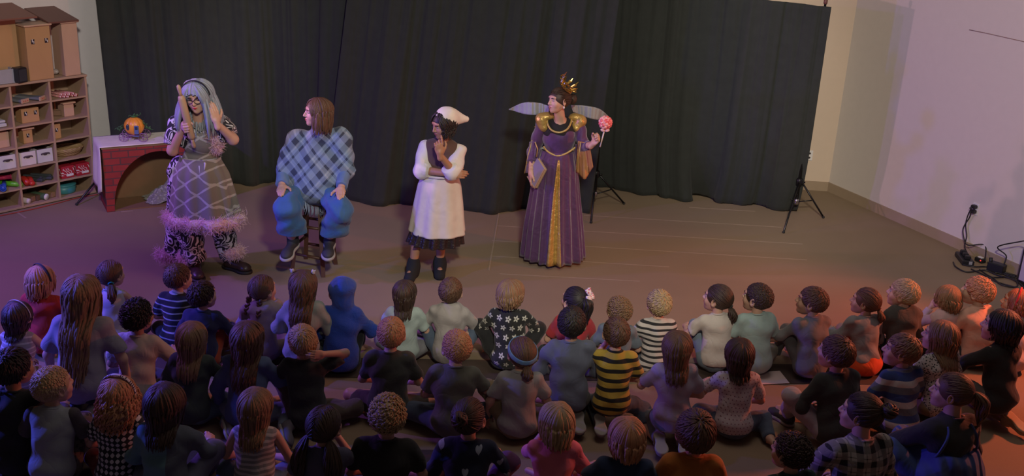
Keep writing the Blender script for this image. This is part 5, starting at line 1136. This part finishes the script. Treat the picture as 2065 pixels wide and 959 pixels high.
tr = MB().tube(smooth_path([hit(x_, y_, bod, .040) for x_, y_ in ((1096, 295), (1102, 303), (1112, 310), (1125, 314), (1140, 310), (1152, 303), (1160, 297))], 5), .0085, 8); D_.mb('waist_trim', tr, GT)
# sleeves
for q_ in ([cap_(shR, elR, .060, .052), cap_(elR, elR+(wrR-elR)*.55, .052, .055, 1)], [cap_(shL, elL, .060, .050), cap_(elL, elL+(wrL-elL)*.55, .046, .040, 1)]): D_.part('sleeve', skin(q_, vox=.007, k=.03, disp=folds(53, .004)), PV)
def drop(tops, bots, amp, ph, name, m, parent=None):
    n = 22; T0 = smooth_path(tops, 8); B0 = smooth_path(bots, 8); T0 = T0[np.linspace(0, len(T0)-1, n).astype(int)]; B0 = B0[np.linspace(0, len(B0)-1, n).astype(int)]; P = np.zeros((n, 18, 3))
    for j, t in enumerate(np.linspace(0, 1, 18)): P[:, j] = T0*(1-t)+B0*t; P[:, j, 1] += amp*t*np.sin(np.linspace(0, 3.2*PI, n)+ph)
    return D_.part(name, sheet(P, .005), m, parent)
drop([J(1166, 284, 9.00), J(1176, 286, 8.98), J(1188, 288, 8.92)], [J(1162, 346, 9.00), J(1180, 360, 8.98), J(1196, 336, 8.94)], .018, 0, 'sleeve_lining', mat('copper_satin', (.60, .30, .13), rough=.35, metal=.3, bump=(10, .4, .02)))
drop([J(1160, 290, 9.06), J(1174, 292, 9.05), J(1190, 290, 9.0)], [J(1158, 330, 9.06), J(1176, 340, 9.07), J(1190, 326, 9.0)], .012, 1, 'bell_sleeve', PV)
drop([J(1082, 284, 9.03), J(1074, 284, 9.06), J(1068, 286, 9.12)], [J(1080, 312, 9.00), J(1066, 346, 9.05), J(1060, 348, 9.12)], .010, .5, 'bell_sleeve', PV)
for q_ in ([J(1073, 282, 9.08), J(1064, 318, 9.06), J(1058, 349, 9.06)], [J(1079, 286, 8.99), J(1084, 300, 8.98), J(1082, 316, 8.98)], [J(1171, 286, 8.97), J(1168, 310, 8.97), J(1163, 345, 8.98)]): D_.mb('sleeve_trim', MB().tube(q_, .005, 6), GT)
for c_, sg in ((shR, -1), (shL, 1)):
    D_.part('gold_shoulder', skin([ell_(c_+(sg*.006, -.012, -.012), (.060, .076, .086), rotm(0, sg*.45, 0)), ell_(c_+(-sg*.035, -.01, .045), (.05, .06, .035)), cap_(c_+(sg*.05, 0, -.05), c_+(sg*.085, -.01, -.055), .018, .006), ell_(c_+(0, 0, -.13), (.12, .12, .06), sub=True, k=.01)], vox=.006, k=.02, disp=folds(57, .007)), GOLD)
# wings
WG = mat('wing_gauze', (.55, .60, .62), rough=.5, alpha=.42, bump=(60, .4, .005)); WR = mat('wing_wire', (.75, .78, .78), rough=.35)
def wing(up, lo):
    U = smooth_path(up, 8); L2_ = smooth_path(lo, 8); n = 40; U = U[np.linspace(0, len(U)-1, n).astype(int)]; L2_ = L2_[np.linspace(0, len(L2_)-1, n).astype(int)]; P = np.zeros((n, 9, 3))
    for j, t in enumerate(np.linspace(0, 1, 9)): P[:, j] = U*(1-t)+L2_*t; P[:, j, 1] += .012*np.sin(np.linspace(0, 9, n))*t
    w_ = D_.part('wing', sheet(P, .003), WG); D_.mb('wing_wire', MB().tube(U, .0065, 7).tube(L2_[:-1], .003, 5), WR, w_)
wing([J(1108, 214, 9.2), J(1085, 207, 9.25), J(1055, 207, 9.28), J(1026, 220, 9.3)], [J(1106, 228, 9.2), J(1085, 231, 9.25), J(1055, 229, 9.28), J(1026, 221, 9.3)])
wing([J(1152, 212, 9.22), J(1180, 213, 9.26), J(1210, 220, 9.28), J(1233, 240, 9.3)], [J(1156, 226, 9.22), J(1180, 235, 9.26), J(1206, 241, 9.28), J(1232, 242, 9.3)])
hq = make_hair('lowbun', Mh, seed=61, vol=.003, thick=1.15); D_.part('hair', merge(hq), HAIR['dkbrown'])
# crown
cr = MB(); cc = J(1141, 174, 9.03); cz = np.array([.66, -.25, .70]); cz /= np.linalg.norm(cz); Rc = frame((0, 1, .2), cz)
for k in range(20):
    a0_ = 2*PI*k/20; p_ = cc+Rc@np.array([.062*math.cos(a0_), .062*math.sin(a0_), 0]); cr.ell(p_, (.013, .013, .014), nu=8, nv=6)
for k in range(9):
    a0_ = 2*PI*k/9; b0 = np.array([.062*math.cos(a0_), .062*math.sin(a0_), .01]); hgt = .055+.035*((k*5) % 3)/2; tip_ = np.array([b0[0]*1.35, b0[1]*1.35, hgt]); md = (b0+tip_)/2+np.array([.008*math.sin(k), .006, 0])
    cr.tube([cc+Rc@b0, cc+Rc@md, cc+Rc@tip_], [.013, .010, .002], 6).ell(cc+Rc@(md*np.array([1.1, 1.1, .8])), (.014, .006, .018), nu=8, nv=6, R=rotm(k, k*.7, k))
D_.mb('crown', cr, GM, smooth=False)
er = MB()
for sx in (-1, 1): er.ell(xf(Mh, [(sx*.084, -.002, -.050)])[0], (.008, .008, .012), nu=10, nv=7)
D_.mb('earrings', er, mat('pearl', (.8, .72, .62), rough=.2, vary=0))
for x_, y_, sx in ((1091, 517, 0), (1128, 512, 0)):
    tp = at(x_, y_); tp[1] += .02; D_.part('slipper', skin([cap_(tp+(.004, .10, .05), tp+(0, 0, .03), .036, .040), ell_(tp+(0, -.01, .028), (.045, .05, .03))], vox=.006, k=.02, floor=.006, disp=folds(3, .003)), mat('pink_slipper', (.72, .25, .27), rough=.8, bump=(50, .6, .01)))
# book and lollipop, held
c4 = [J(1081, 320, 8.99), J(1092, 337, 8.90), J(1081, 375, 8.90), J(1070, 364, 8.99)]; c4 = np.array(c4); u1 = c4[1]-c4[0]; u1 = u1/np.linalg.norm(u1); v1 = c4[3]-c4[0]; v1 -= u1*(u1@v1); v1 /= np.linalg.norm(v1)
Rb = np.stack([u1, v1, np.cross(u1, v1)], 1); bc = c4.mean(0); bk = empty('book', bc, 0, 'grey lavender book with tan edges under the arm of the actor in purple', 'book')
MB().box((0, 0, 0), (.155, .215, .006), R=Rb, bev=.002).build('cover', mat('book_cover', (.24, .22, .33), rough=.6), bk); MB().box(Rb@np.array([0, 0, .024]), (.155, .215, .005), R=Rb, bev=.002).build('back_cover', mat('book_tan', (.40, .29, .18), rough=.6), bk)
MB().box(Rb@np.array([0, 0, .012]), (.146, .206, .018), R=Rb).build('pages', mat('pages', (.50, .38, .26), rough=.8), bk); MB().box(Rb@np.array([.074, 0, -.0045]), (.010, .215, .004), R=Rb).box(Rb@np.array([0, .103, -.0045]), (.155, .010, .004), R=Rb).build('cover_edge', mat('book_tan', (.40, .29, .18)), bk)
s0, s1 = J(1210, 296, 8.84), J(1219, 262, 8.84); lp = empty('lollipop_wand', s0, 0, 'round pink lollipop wand held up by the actor in purple', 'wand')
MB().tube([s0*0, s1-s0], .006, 8).build('stick', mat('white_stick', (.75, .68, .66), rough=.4), lp, True)
LPM = mat('pink_candy', lambda c: c.mix(c.voro(26).gt(.5), (.85, .16, .18), (.95, .45, .42)), rough=.25)
bc = J(1221, 247, 8.84)-s0; rr = .060; mb = MB(); ga = PI*(3-5**.5)
for k in range(46):
    z_ = 1-2*(k+.5)/46; r_ = math.sqrt(1-z_*z_); mb.ell(bc+rr*.74*np.array([r_*math.cos(k*ga), r_*math.sin(k*ga), z_]), (.017,)*3, nu=8, nv=6)
mb.ell(bc, (.050,)*3); mb.build('candy_ball', LPM, lp, True)
mb = MB().ell(bc+np.array([-.02, -.02, -.062]), (.02, .006, .012), R=rotm(0, .4, 0)).ell(bc+np.array([.02, -.02, -.062]), (.02, .006, .012), R=rotm(0, -.4, 0)); mb.build('ribbon', mat('pink_ribbon', (.8, .5, .5), rough=.3), lp, True)
# ------------------------------------------------------------------ prints for the children's clothes
def stripes(n, duty, a, b, off=0.0, w=.012):
    return lambda c: c.mix((c.z*n+off+c.noise(6, 1)*w*n).fr().lt(duty), a, b)
def cells(c, s, k=1.0):
    r = (c.z/s).fl(); x = c.x/s+r*.5+(r*7.13).sin()*.25; return x.fr()-.5, (c.z/s).fr()-.5, x.fl()+r*3.7
def hearts(c):
    u, v, i = cells(c, .098); u = u+(i*5.1).sin()*.10; v = v+(i*3.3).sin()*.08; q = v-u.ab().sq()*.42+.08; return c.mix((u*u*1.2+q*q*1.1).lt(.040)*(i*2.7).sin().gt(-.35), (.010, .014, .045), (.34, .38, .48))
def flowers(c):
    u, v, i = cells(c, .062); u = u+(i*5.1).sin()*.08; r = (u*u+v*v).sq(); th = u.atan(v); p = r.lt((th*5).sin()*.09+.25)*r.gt(.07); return c.mix(p, (.016, .016, .016), (.52, .50, .44))
def lattice(c):
    a = ((c.x+c.z)*105).sin(); b = ((c.x-c.z)*105).sin(); return c.mix((a*b).gt(-.12), (.62, .60, .62), (.018, .018, .03))
def dots(base, dot, n=60, r=.20):
    def f(c):
        a = (c.x*n+(c.z*n).fl()*.5).fr()-.5; b = (c.z*n).fr()-.5; return c.mix((a*a+b*b).lt(r*r), base, dot)
    return f
def leopard(c): return c.mix(c.voro(85).lt(.42)*c.noise(60, 2).gt(.42), (.58, .55, .54), (.03, .03, .035))
def flannel(c):
    a = (c.x*13).fr().band(.1, .55); b = (c.z*13+.2).fr().band(.1, .55); l = (c.z*13+.2).fr().band(.72, .80)+(c.x*13).fr().band(.72, .80)
    return c.mix((a*.5+b*.5).mx(l*.5), (.40, .37, .36), (.012, .012, .016))
def thirds(c):
    t = (c.z*7.6+.12).fr(); return c.mix(t.lt(.30), c.mix(t.lt(.66), (.13, .15, .20), (.03, .06, .24)), (.52, .50, .52))
def tiedye(c): return c.mix(c.noise(20, 3, 1), (.05, .16, .5), (.25, .45, .62))
def wave_rows(c): return c.mix(((c.z*215+(c.x*70).sin()*.5).sin()).gt(.1), (.24, .24, .25), (.50, .48, .48))
K = lambda n, col, **kw: cloth('cloth_'+n, col, **kw)
DENIM = K('denim', (.075, .105, .16)); LDEN = K('light_denim', (.17, .22, .28)); DKP = K('dark_trousers', (.025, .027, .035)); BLKP = K('black_trousers', (.012, .012, .014)); KHA = K('khaki', (.24, .18, .10)); CARGO = K('cargo', (.10, .08, .065))
SEATED = seated
P_ = lambda m: ('pants', m)
# front row, left to right
seated('child in a plain red shirt with a dark headband, mustard trousers, front row left', 85, 563, ('bob', 'straw', .09), K('red', (.42, .03, .025)), P_(K('mustard', (.36, .24, .04))), hy=-30, sleeve='long', s=1.0, extra=headband(K('dark_band', (.02, .02, .03))), legs=('cross', 'side'))
seated('child with two dark pigtails tied in teal and a white tank top', 224, 553, ('pigtails', 'brown', .12), K('tank_white', (.50, .46, .48)), P_(K('grey_leg', (.22, .2, .22))), hy=-25, sleeve='none', arms=('lap', 'knee'), extra=tie(K('teal_tie', (.02, .35, .33)), [(.75, -.6, -.45), (-.75, -.6, -.45)]))
seated('boy in a black shirt with thin white stripes, front row behind the wig actor', 360, 560, ('short', 'brown'), K('black_thin_stripe', stripes(23, .22, (.012, .012, .018), (.34, .38, .42))), P_(BLKP), hy=-35, sleeve='short')
seated('dark haired child in a navy top with orange trousers, beside the thin striped shirt', 409, 596, ('messy', 'dkbrown'), K('navy_top', (.02, .025, .08)), P_(K('orange_red', (.42, .07, .02))), hy=-35, sleeve='long', arms=('lap', 'knee'), legs=('cross', 'up'), s=.98)
seated('child with two braids and a lilac grey hoodie, left of the long wavy hair', 530, 583, ('braids', 'brown', .14), K('lilac_hoodie', (.33, .27, .31)), P_(K('rose_grey', (.25, .18, .20))), hood='down', sleeve='long', hy=-35, arms=('lap', 'chin'))
seated('child with long wavy brown hair and white clips, pale long sleeved top', 612, 575, ('wavy', 'brown', .26), K('pale_grey_band', lambda c: c.mix(c.z.band(.13, .17), (.30, .32, .31), (.44, .43, .42))), P_(K('olive_skirt', (.10, .12, .095))), sleeve='long', s=1.05, hkw=dict(thick=1.05), extra=both(bow(K('white_clip', (.6, .55, .62)), (.7, .1, .75), .009), bow(K('white_clip', (.6, .55, .62)), (-.7, .1, .75), .009)), legs=('kneel', 'kneel'))
seated('child in a royal blue hoodie with the hood up', 690, 588, None, K('royal_blue', (.015, .055, .40), bump=(lambda c: c.noise(9, 2, .8)+c.noise(260, 1)*.15, .8, .03)), P_(BLKP), hood='up', sleeve='long', s=1.08, hy=25, arms=('lap', 'knee'), legs=('cross', 'up'), wide=1.05)
seated('child with half tied brown hair and a mint white tee', 817, 591, ('half', 'dkbrown', .15), K('mint', (.36, .44, .42)), P_(K('grey_check', (.20, .20, .22))), sleeve='short', hy=-10, s=.95)
seated('boy with short brown hair in a pale grey hoodie with slate sleeves', 909, 588, ('short', 'brown'), K('pale_hoodie', (.36, .33, .32)), P_(DENIM), hood='down', sleeve='long', sleeve_mat=None, hy=-12, s=1.0, legs=('upwide', 'upwide'), arms=('knee', 'knee'))
seated('child in a black shirt printed with white flowers, light brown hair', 1031, 592, ('bob', 'ltbrown', .045), K('flower_print', flowers), P_(BLKP), sleeve='long', hy=-30, s=1.05, arms=('knee', 'knee'), legs=('upwide', 'upwide'), skin_='light', extra=headband(K('tan_cap_band', (.20, .13, .10)), r=.008, full=True))
seated('child with long dark ponytail and a pink and white bow, red top', 1158, 607, ('highpony', 'black', .22), K('red_top', (.40, .03, .04)), P_(DKP), sleeve='short', hy=38, hkw=dict(thick=1.1), extra=bow(mat('bow_pink', lambda c: c.mix(c.voro(60).lt(.35), (.75, .62, .64), (.55, .10, .16))), (.45, -.75, .45), .05))
seated('child with wavy light brown hair in a slate blue shirt, behind the bee striped shirt', 1247, 626, ('curls', 'ltbrown'), K('slate', (.13, .16, .20)), P_(DKP), sleeve='short', hy=30, s=.95)
seated('blond child in a white shirt with black stripes', 1328, 613, ('messy', 'blond'), K('white_black_stripe', stripes(27, .42, (.55, .50, .48), (.02, .02, .025))), P_(DENIM), sleeve='long', hy=15, legs=('cross', 'cross'))
seated('child with a low dark ponytail in a white tee and jeans, face turned left', 1447, 602, ('lowpony', 'dkbrown', .11), K('white_tee', (.62, .56, .52)), P_(LDEN), sleeve='short', yaw=12, hy=45, s=1.02, legs=('up', 'side'), arms=('knee', 'lap'), hkw=dict(thick=1.2), extra=tie(K('black_tie', (.02, .02, .02)), [(0, -.95, -.42)]), hem=0.09)
seated('boy with cropped dark hair in a pale aqua shirt', 1527, 601, ('crew', 'dkbrown'), K('aqua', (.36, .48, .47)), P_(K('stone', (.3, .27, .24))), sleeve='short', yaw=10, hy=42, s=1.06, arms=('lap', 'lap'), hkw=dict(thick=1.2))
seated('boy in a loose slate grey tee looking up to the left, beside the aqua shirt', 1637, 608, ('short', 'brown'), K('grey_tee', (.20, .20, .205)), P_(K('grey_short', (.12, .12, .13))), sleeve='long', yaw=22, hy=42, s=1.06, wide=1.06, legs=('up', 'up'), arms=('hug', 'hug'))
seated('child with a low brown ponytail in a grey long sleeved top and orange skirt', 1745, 608, ('lowpony', 'brown', .09), K('grey_long', (.30, .31, .32)), ('skirt', K('orange_skirt', (.75, .10, .02))), sleeve='long', yaw=18, hy=42, s=1.0, legs=('up', 'cross'), arms=('knee', 'lap'), extra=tie(K('brown_tie', (.12, .05, .03)), [(0, -.95, -.42)]), hem=0.125)
seated('boy with sandy hair in a dark grey hoodie, hand raised', 1821, 592, ('short', 'blond'), K('charcoal_hoodie', (.075, .075, .070)), P_(BLKP), hood='down', sleeve='long', yaw=15, hy=40, s=1.08, arms=('lap', 'lap'), legs=('cross', 'cross'))
seated('child with a light brown bob in a pale pink hoodie', 1909, 600, ('bob', 'ltbrown', .06), K('pink_white', (.60, .44, .44)), P_(DKP), hood='down', sleeve='long', yaw=15, hy=18, s=.96, arms=('chin', 'lap'))
seated('child with curly strawberry blond hair in a peach shirt, near the cables', 1971, 588, ('messy', 'straw'), K('peach', (.70, .42, .32)), P_(DKP), sleeve='short', yaw=20, hy=30, s=1.08, wide=1.0)
seated('red haired child with a red hair clip in a pale top at the right edge', 2050, 610, ('bob', 'red', .05), K('cream_top', (.55, .46, .44)), P_(DKP), sleeve='short', yaw=22, hy=40, s=1.0, extra=headband(K('red_band', (.6, .02, .02)), r=.007))
# second row
seated('child with a thin pale headband and a striped sleeveless top at the left edge', 38, 637, ('long', 'dkbrown', .11), K('lilac_stripe', stripes(30, .28, (.30, .27, .32), (.52, .50, .55))), P_(DENIM), sleeve='none', hy=-15, arms=('lap', 'knee'), legs=('up', 'side'), s=.98, extra=headband(K('silver_band', (.55, .52, .56)), r=.005))
seated('tall girl with very long light brown hair kneeling in a lilac grey tee, soles showing', 166, 592, ('wavy', 'ltbrown', .38), K('lilac_grey', (.28, .27, .32)), P_(BLKP), s=1.32, hs=.84, legs=('kneel', 'kneel'), shoes=(1, 1), sole_col=(.17, .16, .17), shoe_col=(.10, .10, .11), arms=('down', 'down'), wide=1.02, hkw=dict(thick=1.3))
seated('child with black curly hair in a cream tee', 278, 638, ('curls', 'black'), K('cream_tee', (.46, .40, .35)), P_(DKP), hy=-15, s=1.12, sleeve='short', skin_='tan', arms=('lap', 'knee'), hs=.92)
seated('child with long dark blond hair and a dark green sweatshirt, boots to the side', 388, 681, ('long', 'ltbrown', .20), K('forest', (.045, .065, .058)), P_(K('teal_leg', (.10, .17, .18))), sleeve='long', hy=0, s=1.05, legs=('cross', 'side'), shoes=(0, 1), shoe_col=(.12, .10, .11), arms=('lap', 'knee'))
seated('child with long wavy brown hair in a denim blue top', 500, 682, ('wavy', 'brown', .27), K('denim_blue', (.095, .14, .27)), P_(LDEN), sleeve='long', hy=-5, s=1.10, legs=('cross', 'side'), shoes=(0, 1), shoe_col=(.13, .12, .14), hkw=dict(thick=1.15), arms=('down', 'knee'))
seated('blond boy in a near black tee leaning with one arm behind his neck', 612, 688, ('short', 'blond'), K('ink_tee', (.030, .034, .036)), P_(CARGO), sleeve='short', tilt=-14, lx=-.05, hy=15, s=1.08, legs=('upwide', 'wide'), arms=('knee', 'neck'), hkw=dict(thick=1.1))
seated('child with short fair hair in a dark olive tee, bare knees on both sides', 789, 673, ('short', 'straw'), K('dark_olive', (.050, .054, .046)), ('shorts', CARGO), sleeve='short', hy=0, s=1.08, legs=('wide', 'wide'), arms=('lap', 'lap'), wide=1.06)
seated('boy with short coppery hair in a grey olive tee, right of the bare knees', 920, 700, ('crew', 'straw'), K('grey_olive', (.125, .125, .10)), P_(DENIM), sleeve='short', hy=25, s=1.10, legs=('wide', 'cross'), arms=('lap', 'knee'), wide=1.08)
seated('child with a blue tie dye headband and low ponytail in a grey tee', 1052, 713, ('lowpony', 'brown', .07), K('ash_tee', (.34, .33, .34)), P_(KHA), sleeve='short', hy=18, s=1.05, legs=('upwide', 'cross'), arms=('down', 'lap'), extra=headband(K('tiedye', tiedye), r=.017, flat=.2, full=True), L=.05)
seated('boy with short black hair in a slate blue sweatshirt, kneeling', 1153, 652, ('short', 'black'), K('slate_blue', (.125, .14, .20)), P_(K('grey_cargo', (.085, .085, .09))), sleeve='long', hy=-8, s=1.10, wide=1.08, legs=('kneel', 'kneel'), shoes=(1, 1), arms=('lap', 'lap'), skin_='tan')
seated('child in a yellow and black bee striped shirt', 1242, 672, ('short', 'brown'), K('bee', stripes(17, .42, (.52, .36, .06), (.014, .013, .014))), P_(DENIM), sleeve='short', hy=12, s=1.03, legs=('kneel', 'side'), shoes=(1, 0), shoe_col=(.16, .15, .16), arms=('chin', 'lap'), skin_='light')
seated('child with long brown hair in a lavender tee and pale sneakers, soles showing', 1365, 700, ('long', 'brown', .17), K('lavender', (.36, .32, .42)), P_(LDEN), sleeve='short', hy=-8, s=1.05, legs=('kneel', 'kneel'), shoes=(1, 1), shoe_col=(.35, .33, .32), sole_col=(.42, .39, .35), arms=('knee', 'lap'))
seated('child with dark brown shoulder length hair in a white dotted tee', 1490, 714, ('long', 'dkbrown', .115), K('dotted_tee', dots((.58, .52, .54), (.25, .12, .16), 42, .16)), P_(DENIM), sleeve='short', hy=5, s=1.05, legs=('cross', 'side'), arms=('knee', 'lap'), hem=0.075)
seated('boy with brown hair in a charcoal sweater and pale trousers, behind the plaid flannel', 1685, 712, ('short', 'brown'), K('charcoal', (.040, .044, .044)), P_(K('cream_trousers', (.42, .38, .42))), sleeve='long', yaw=22, hy=22, s=1.14, wide=1.12, legs=('upwide', 'cross'), arms=('lap', 'lap'), shoes=(1, 0), hkw=dict(thick=1.05))
seated('boy in a blue, grey and white wide striped shirt, face turned left', 1818, 707, ('short', 'ltbrown'), K('wide_stripe', thirds), P_(DKP), sleeve='short', yaw=18, hy=50, s=1.10, wide=1.02)
seated('child with long light brown hair and a black and white spotted top', 1895, 678, ('long', 'ltbrown', .17), K('leopard', leopard), P_(K('tan_leg', (.30, .22, .12))), sleeve='short', yaw=18, hy=40, s=1.05, legs=('kneel', 'kneel'), shoes=(1, 1), sole_col=(.10, .08, .07), arms=('lap', 'down'))
seated('child with black shoulder length hair and fringe in a black top at the right', 2018, 658, ('long', 'black', .085), K('black_top', (.016, .016, .018)), P_(K('taupe', (.16, .13, .12))), sleeve='long', yaw=22, hy=38, s=1.14, legs=('upwide', 'kneel'), shoes=(0, 1), sole_col=(.42, .32, .20), shoe_col=(.35, .28, .2), arms=('hug', 'hug'))
# back row
seated('dark haired boy in a black jacket at the left edge', 28, 742, ('messy', 'black'), K('black_jacket', (.018, .020, .024)), P_(K('dark_brown', (.06, .04, .03))), sleeve='long', hy=-25, s=1.18, hs=.9, skin_='tan', hkw=dict(thick=1.1), arms=('lap', 'knee'), legs=('cross', 'wide'))
seated('child with buzzed blond hair in a grey raglan shirt with dark sleeves', 107, 778, ('crew', 'blond'), K('raglan_grey', (.30, .33, .36)), P_(K('camo', lambda c: c.mix(c.noise(26, 2).gt(.5), (.045, .04, .045), (.13, .11, .10)))), sleeve='short', sleeve_mat=K('raglan_dark', (.075, .065, .075)), hy=-35, s=1.10, legs=('cross', 'up'), hkw=dict(thick=.9))
seated('child with curly light brown hair, dotted headband and a black and white lattice top', 239, 795, ('curly', 'straw', .14), K('lattice', lattice, bump=(30, .1, .005)), P_(K('maroon', (.20, .03, .03))), sleeve='short', hy=-5, s=1.05, extra=headband(mat('dotted_band', dots((.62, .58, .62), (.04, .03, .05), 90, .30)), r=.013), hs=.96, hem=0.06)
seated('child with long dark brown hair in a teal top and grey blue jacket', 336, 812, ('long', 'dkbrown', .16), K('teal_jacket', lambda c: c.mix(c.x.gt(.03), (.13, .26, .30), (.10, .115, .15))), P_(K('soft_denim', (.16, .17, .24))), sleeve='long', hy=-20, s=1.14, legs=('cross', 'upwide'), arms=('lap', 'knee'), hkw=dict(thick=1.15))
seated('child with long light brown hair in a grey and white wavy striped top, denim skirt', 517, 818, ('long', 'ltbrown', .17), K('wavy_rows', wave_rows), ('skirt', K('denim_skirt', (.12, .18, .26))), sleeve='none', hy=-12, s=1.05, arms=('lap', 'lap'), hem=0.11)
seated('child with two long dark wavy ponytails in a dim violet top', 655, 858, ('pigtails', 'dkbrown', .26), K('dim_violet', (.085, .08, .14)), P_(DKP), sleeve='short', hy=-18, s=1.08, hkw=dict(thick=1.5), arms=('lap', 'chin'))
seated('child with wavy blond hair in a plain black tee, back row', 781, 838, ('curls', 'blond'), K('plain_black', (.014, .014, .014)), P_(BLKP), sleeve='short', hy=8, s=1.16, hs=.92, wide=1.12)
seated('child with dark hair in a bun and a navy top with pale hearts', 946, 842, ('bun', 'dkbrown'), K('hearts', hearts), P_(K('plum', (.12, .04, .10))), sleeve='long', hy=-18, s=1.12, hs=.92, wide=1.04, legs=('cross', 'upwide'), arms=('lap', 'knee'), hkw=dict(thick=1.1))
seated('child with a blond bob in a pink tee', 1121, 848, ('bob', 'blond', .085), K('pink_tee', (.75, .20, .28)), P_(K('violet_leg', (.18, .13, .30))), sleeve='short', hy=18, s=1.08, hs=.92, arms=('chin', 'lap'), hkw=dict(thick=1.15))
seated('child with a strawberry blond bob in a navy tee, back row', 1263, 880, ('bob', 'straw', .055), K('navy_tee', (.025, .045, .11)), P_(DENIM), sleeve='short', hy=8, s=1.10, hs=.94, arms=('knee', 'knee'), hkw=dict(thick=1.1))
seated('child with reddish brown hair in an orange tee', 1401, 872, ('short', 'brown'), K('orange_tee', (.50, .17, .03)), P_(BLKP), sleeve='short', hy=5, s=1.16, hs=.98, wide=1.05, legs=('upwide', 'cross'), hkw=dict(thick=1.25, vol=.006))
seated('boy with dark wavy hair in a dark teal striped shirt at the lower edge', 1594, 912, ('curls', 'dkbrown'), K('teal_stripe', stripes(44, .3, (.015, .04, .05), (.04, .10, .12))), P_(BLKP), sleeve='short', yaw=15, hy=30, s=1.05, legs=('upwide', 'cross'))
seated('grown person with a curly dark bun in a black and white plaid flannel shirt', 1735, 832, ('bun', 'dkbrown'), K('flannel', flannel), P_(DKP), sleeve='long', yaw=15, hy=45, s=1.34, hs=.75, L=.06, wide=1.05, hkw=dict(thick=1.15, vol=.004), group='grown ups seated with the children', arms=('knee', 'lap'), legs=('upwide', 'cross'))
def overalls(T, Mh, s, J):
    DN = K('overall_denim', (.055, .085, .26), bump=(lambda c: (c.x*95+c.noise(5, 2)*4).sin()*.5+c.noise(9, 2), .9, .02))
    pr = J['prims']
    V, F_ = skin([ell_((0, .0, .12), (.185, .15, .13)), ell_((0, .02, .24), (.155, .118, .11)), cap_((-.07, .02, .1), (-.10, .21, .28), .088, .078), cap_((.07, .02, .1), (.20, .17, .12), .088, .078)], vox=.008, k=.05, floor=.008, disp=folds(91, .007), post=lambda V, X, Y, Z: np.maximum(V, Z-.325-.5*np.abs(Y)*0)); obj('overall_dress', V*s, F_, DN, T)
    mb = MB()
    for sx in (-1, 1):
        P = np.array([[sx*.115, -.10, .325-.01], [sx*.085, -.10, .38], [sx*.045, -.08, .43], [sx*.05, .03, .475]]); P = smooth_path(np.array([(x_, next((y_ for y_ in np.linspace(-.4, .1, 200) if inside(np.array([[x_, y_, z_]]), pr, .008)[0]), -.08), z_) for x_, z_ in ((sx*.118, .285), (sx*.110, .32), (sx*.098, .36), (sx*.082, .40), (sx*.07, .43), (sx*.064, .448))]), 4); mb.tube(P, .007, 6)
    obj('strap', np.concatenate(mb.v)[:len(mb.v[0])]*s, [f for f in mb.f if max(f) < len(mb.v[0])], DN, T)
    obj('strap', mb.v[1]*s, [[i-len(mb.v[0]) for i in f] for f in mb.f if min(f) >= len(mb.v[0])], DN, T)
seated('grown person with a brown ponytail in a black top and blue denim overall dress', 1918, 790, ('pony', 'brown', .17), K('black_long', (.022, .022, .024)), P_(K('blue_jeans', (.05, .09, .24))), sleeve='long', yaw=20, hy=45, s=1.36, hs=.74, legs=('upwide', 'cross'), arms=('hug', 'lap'), extra=overalls, hkw=dict(thick=1.2), group='grown ups seated with the children')
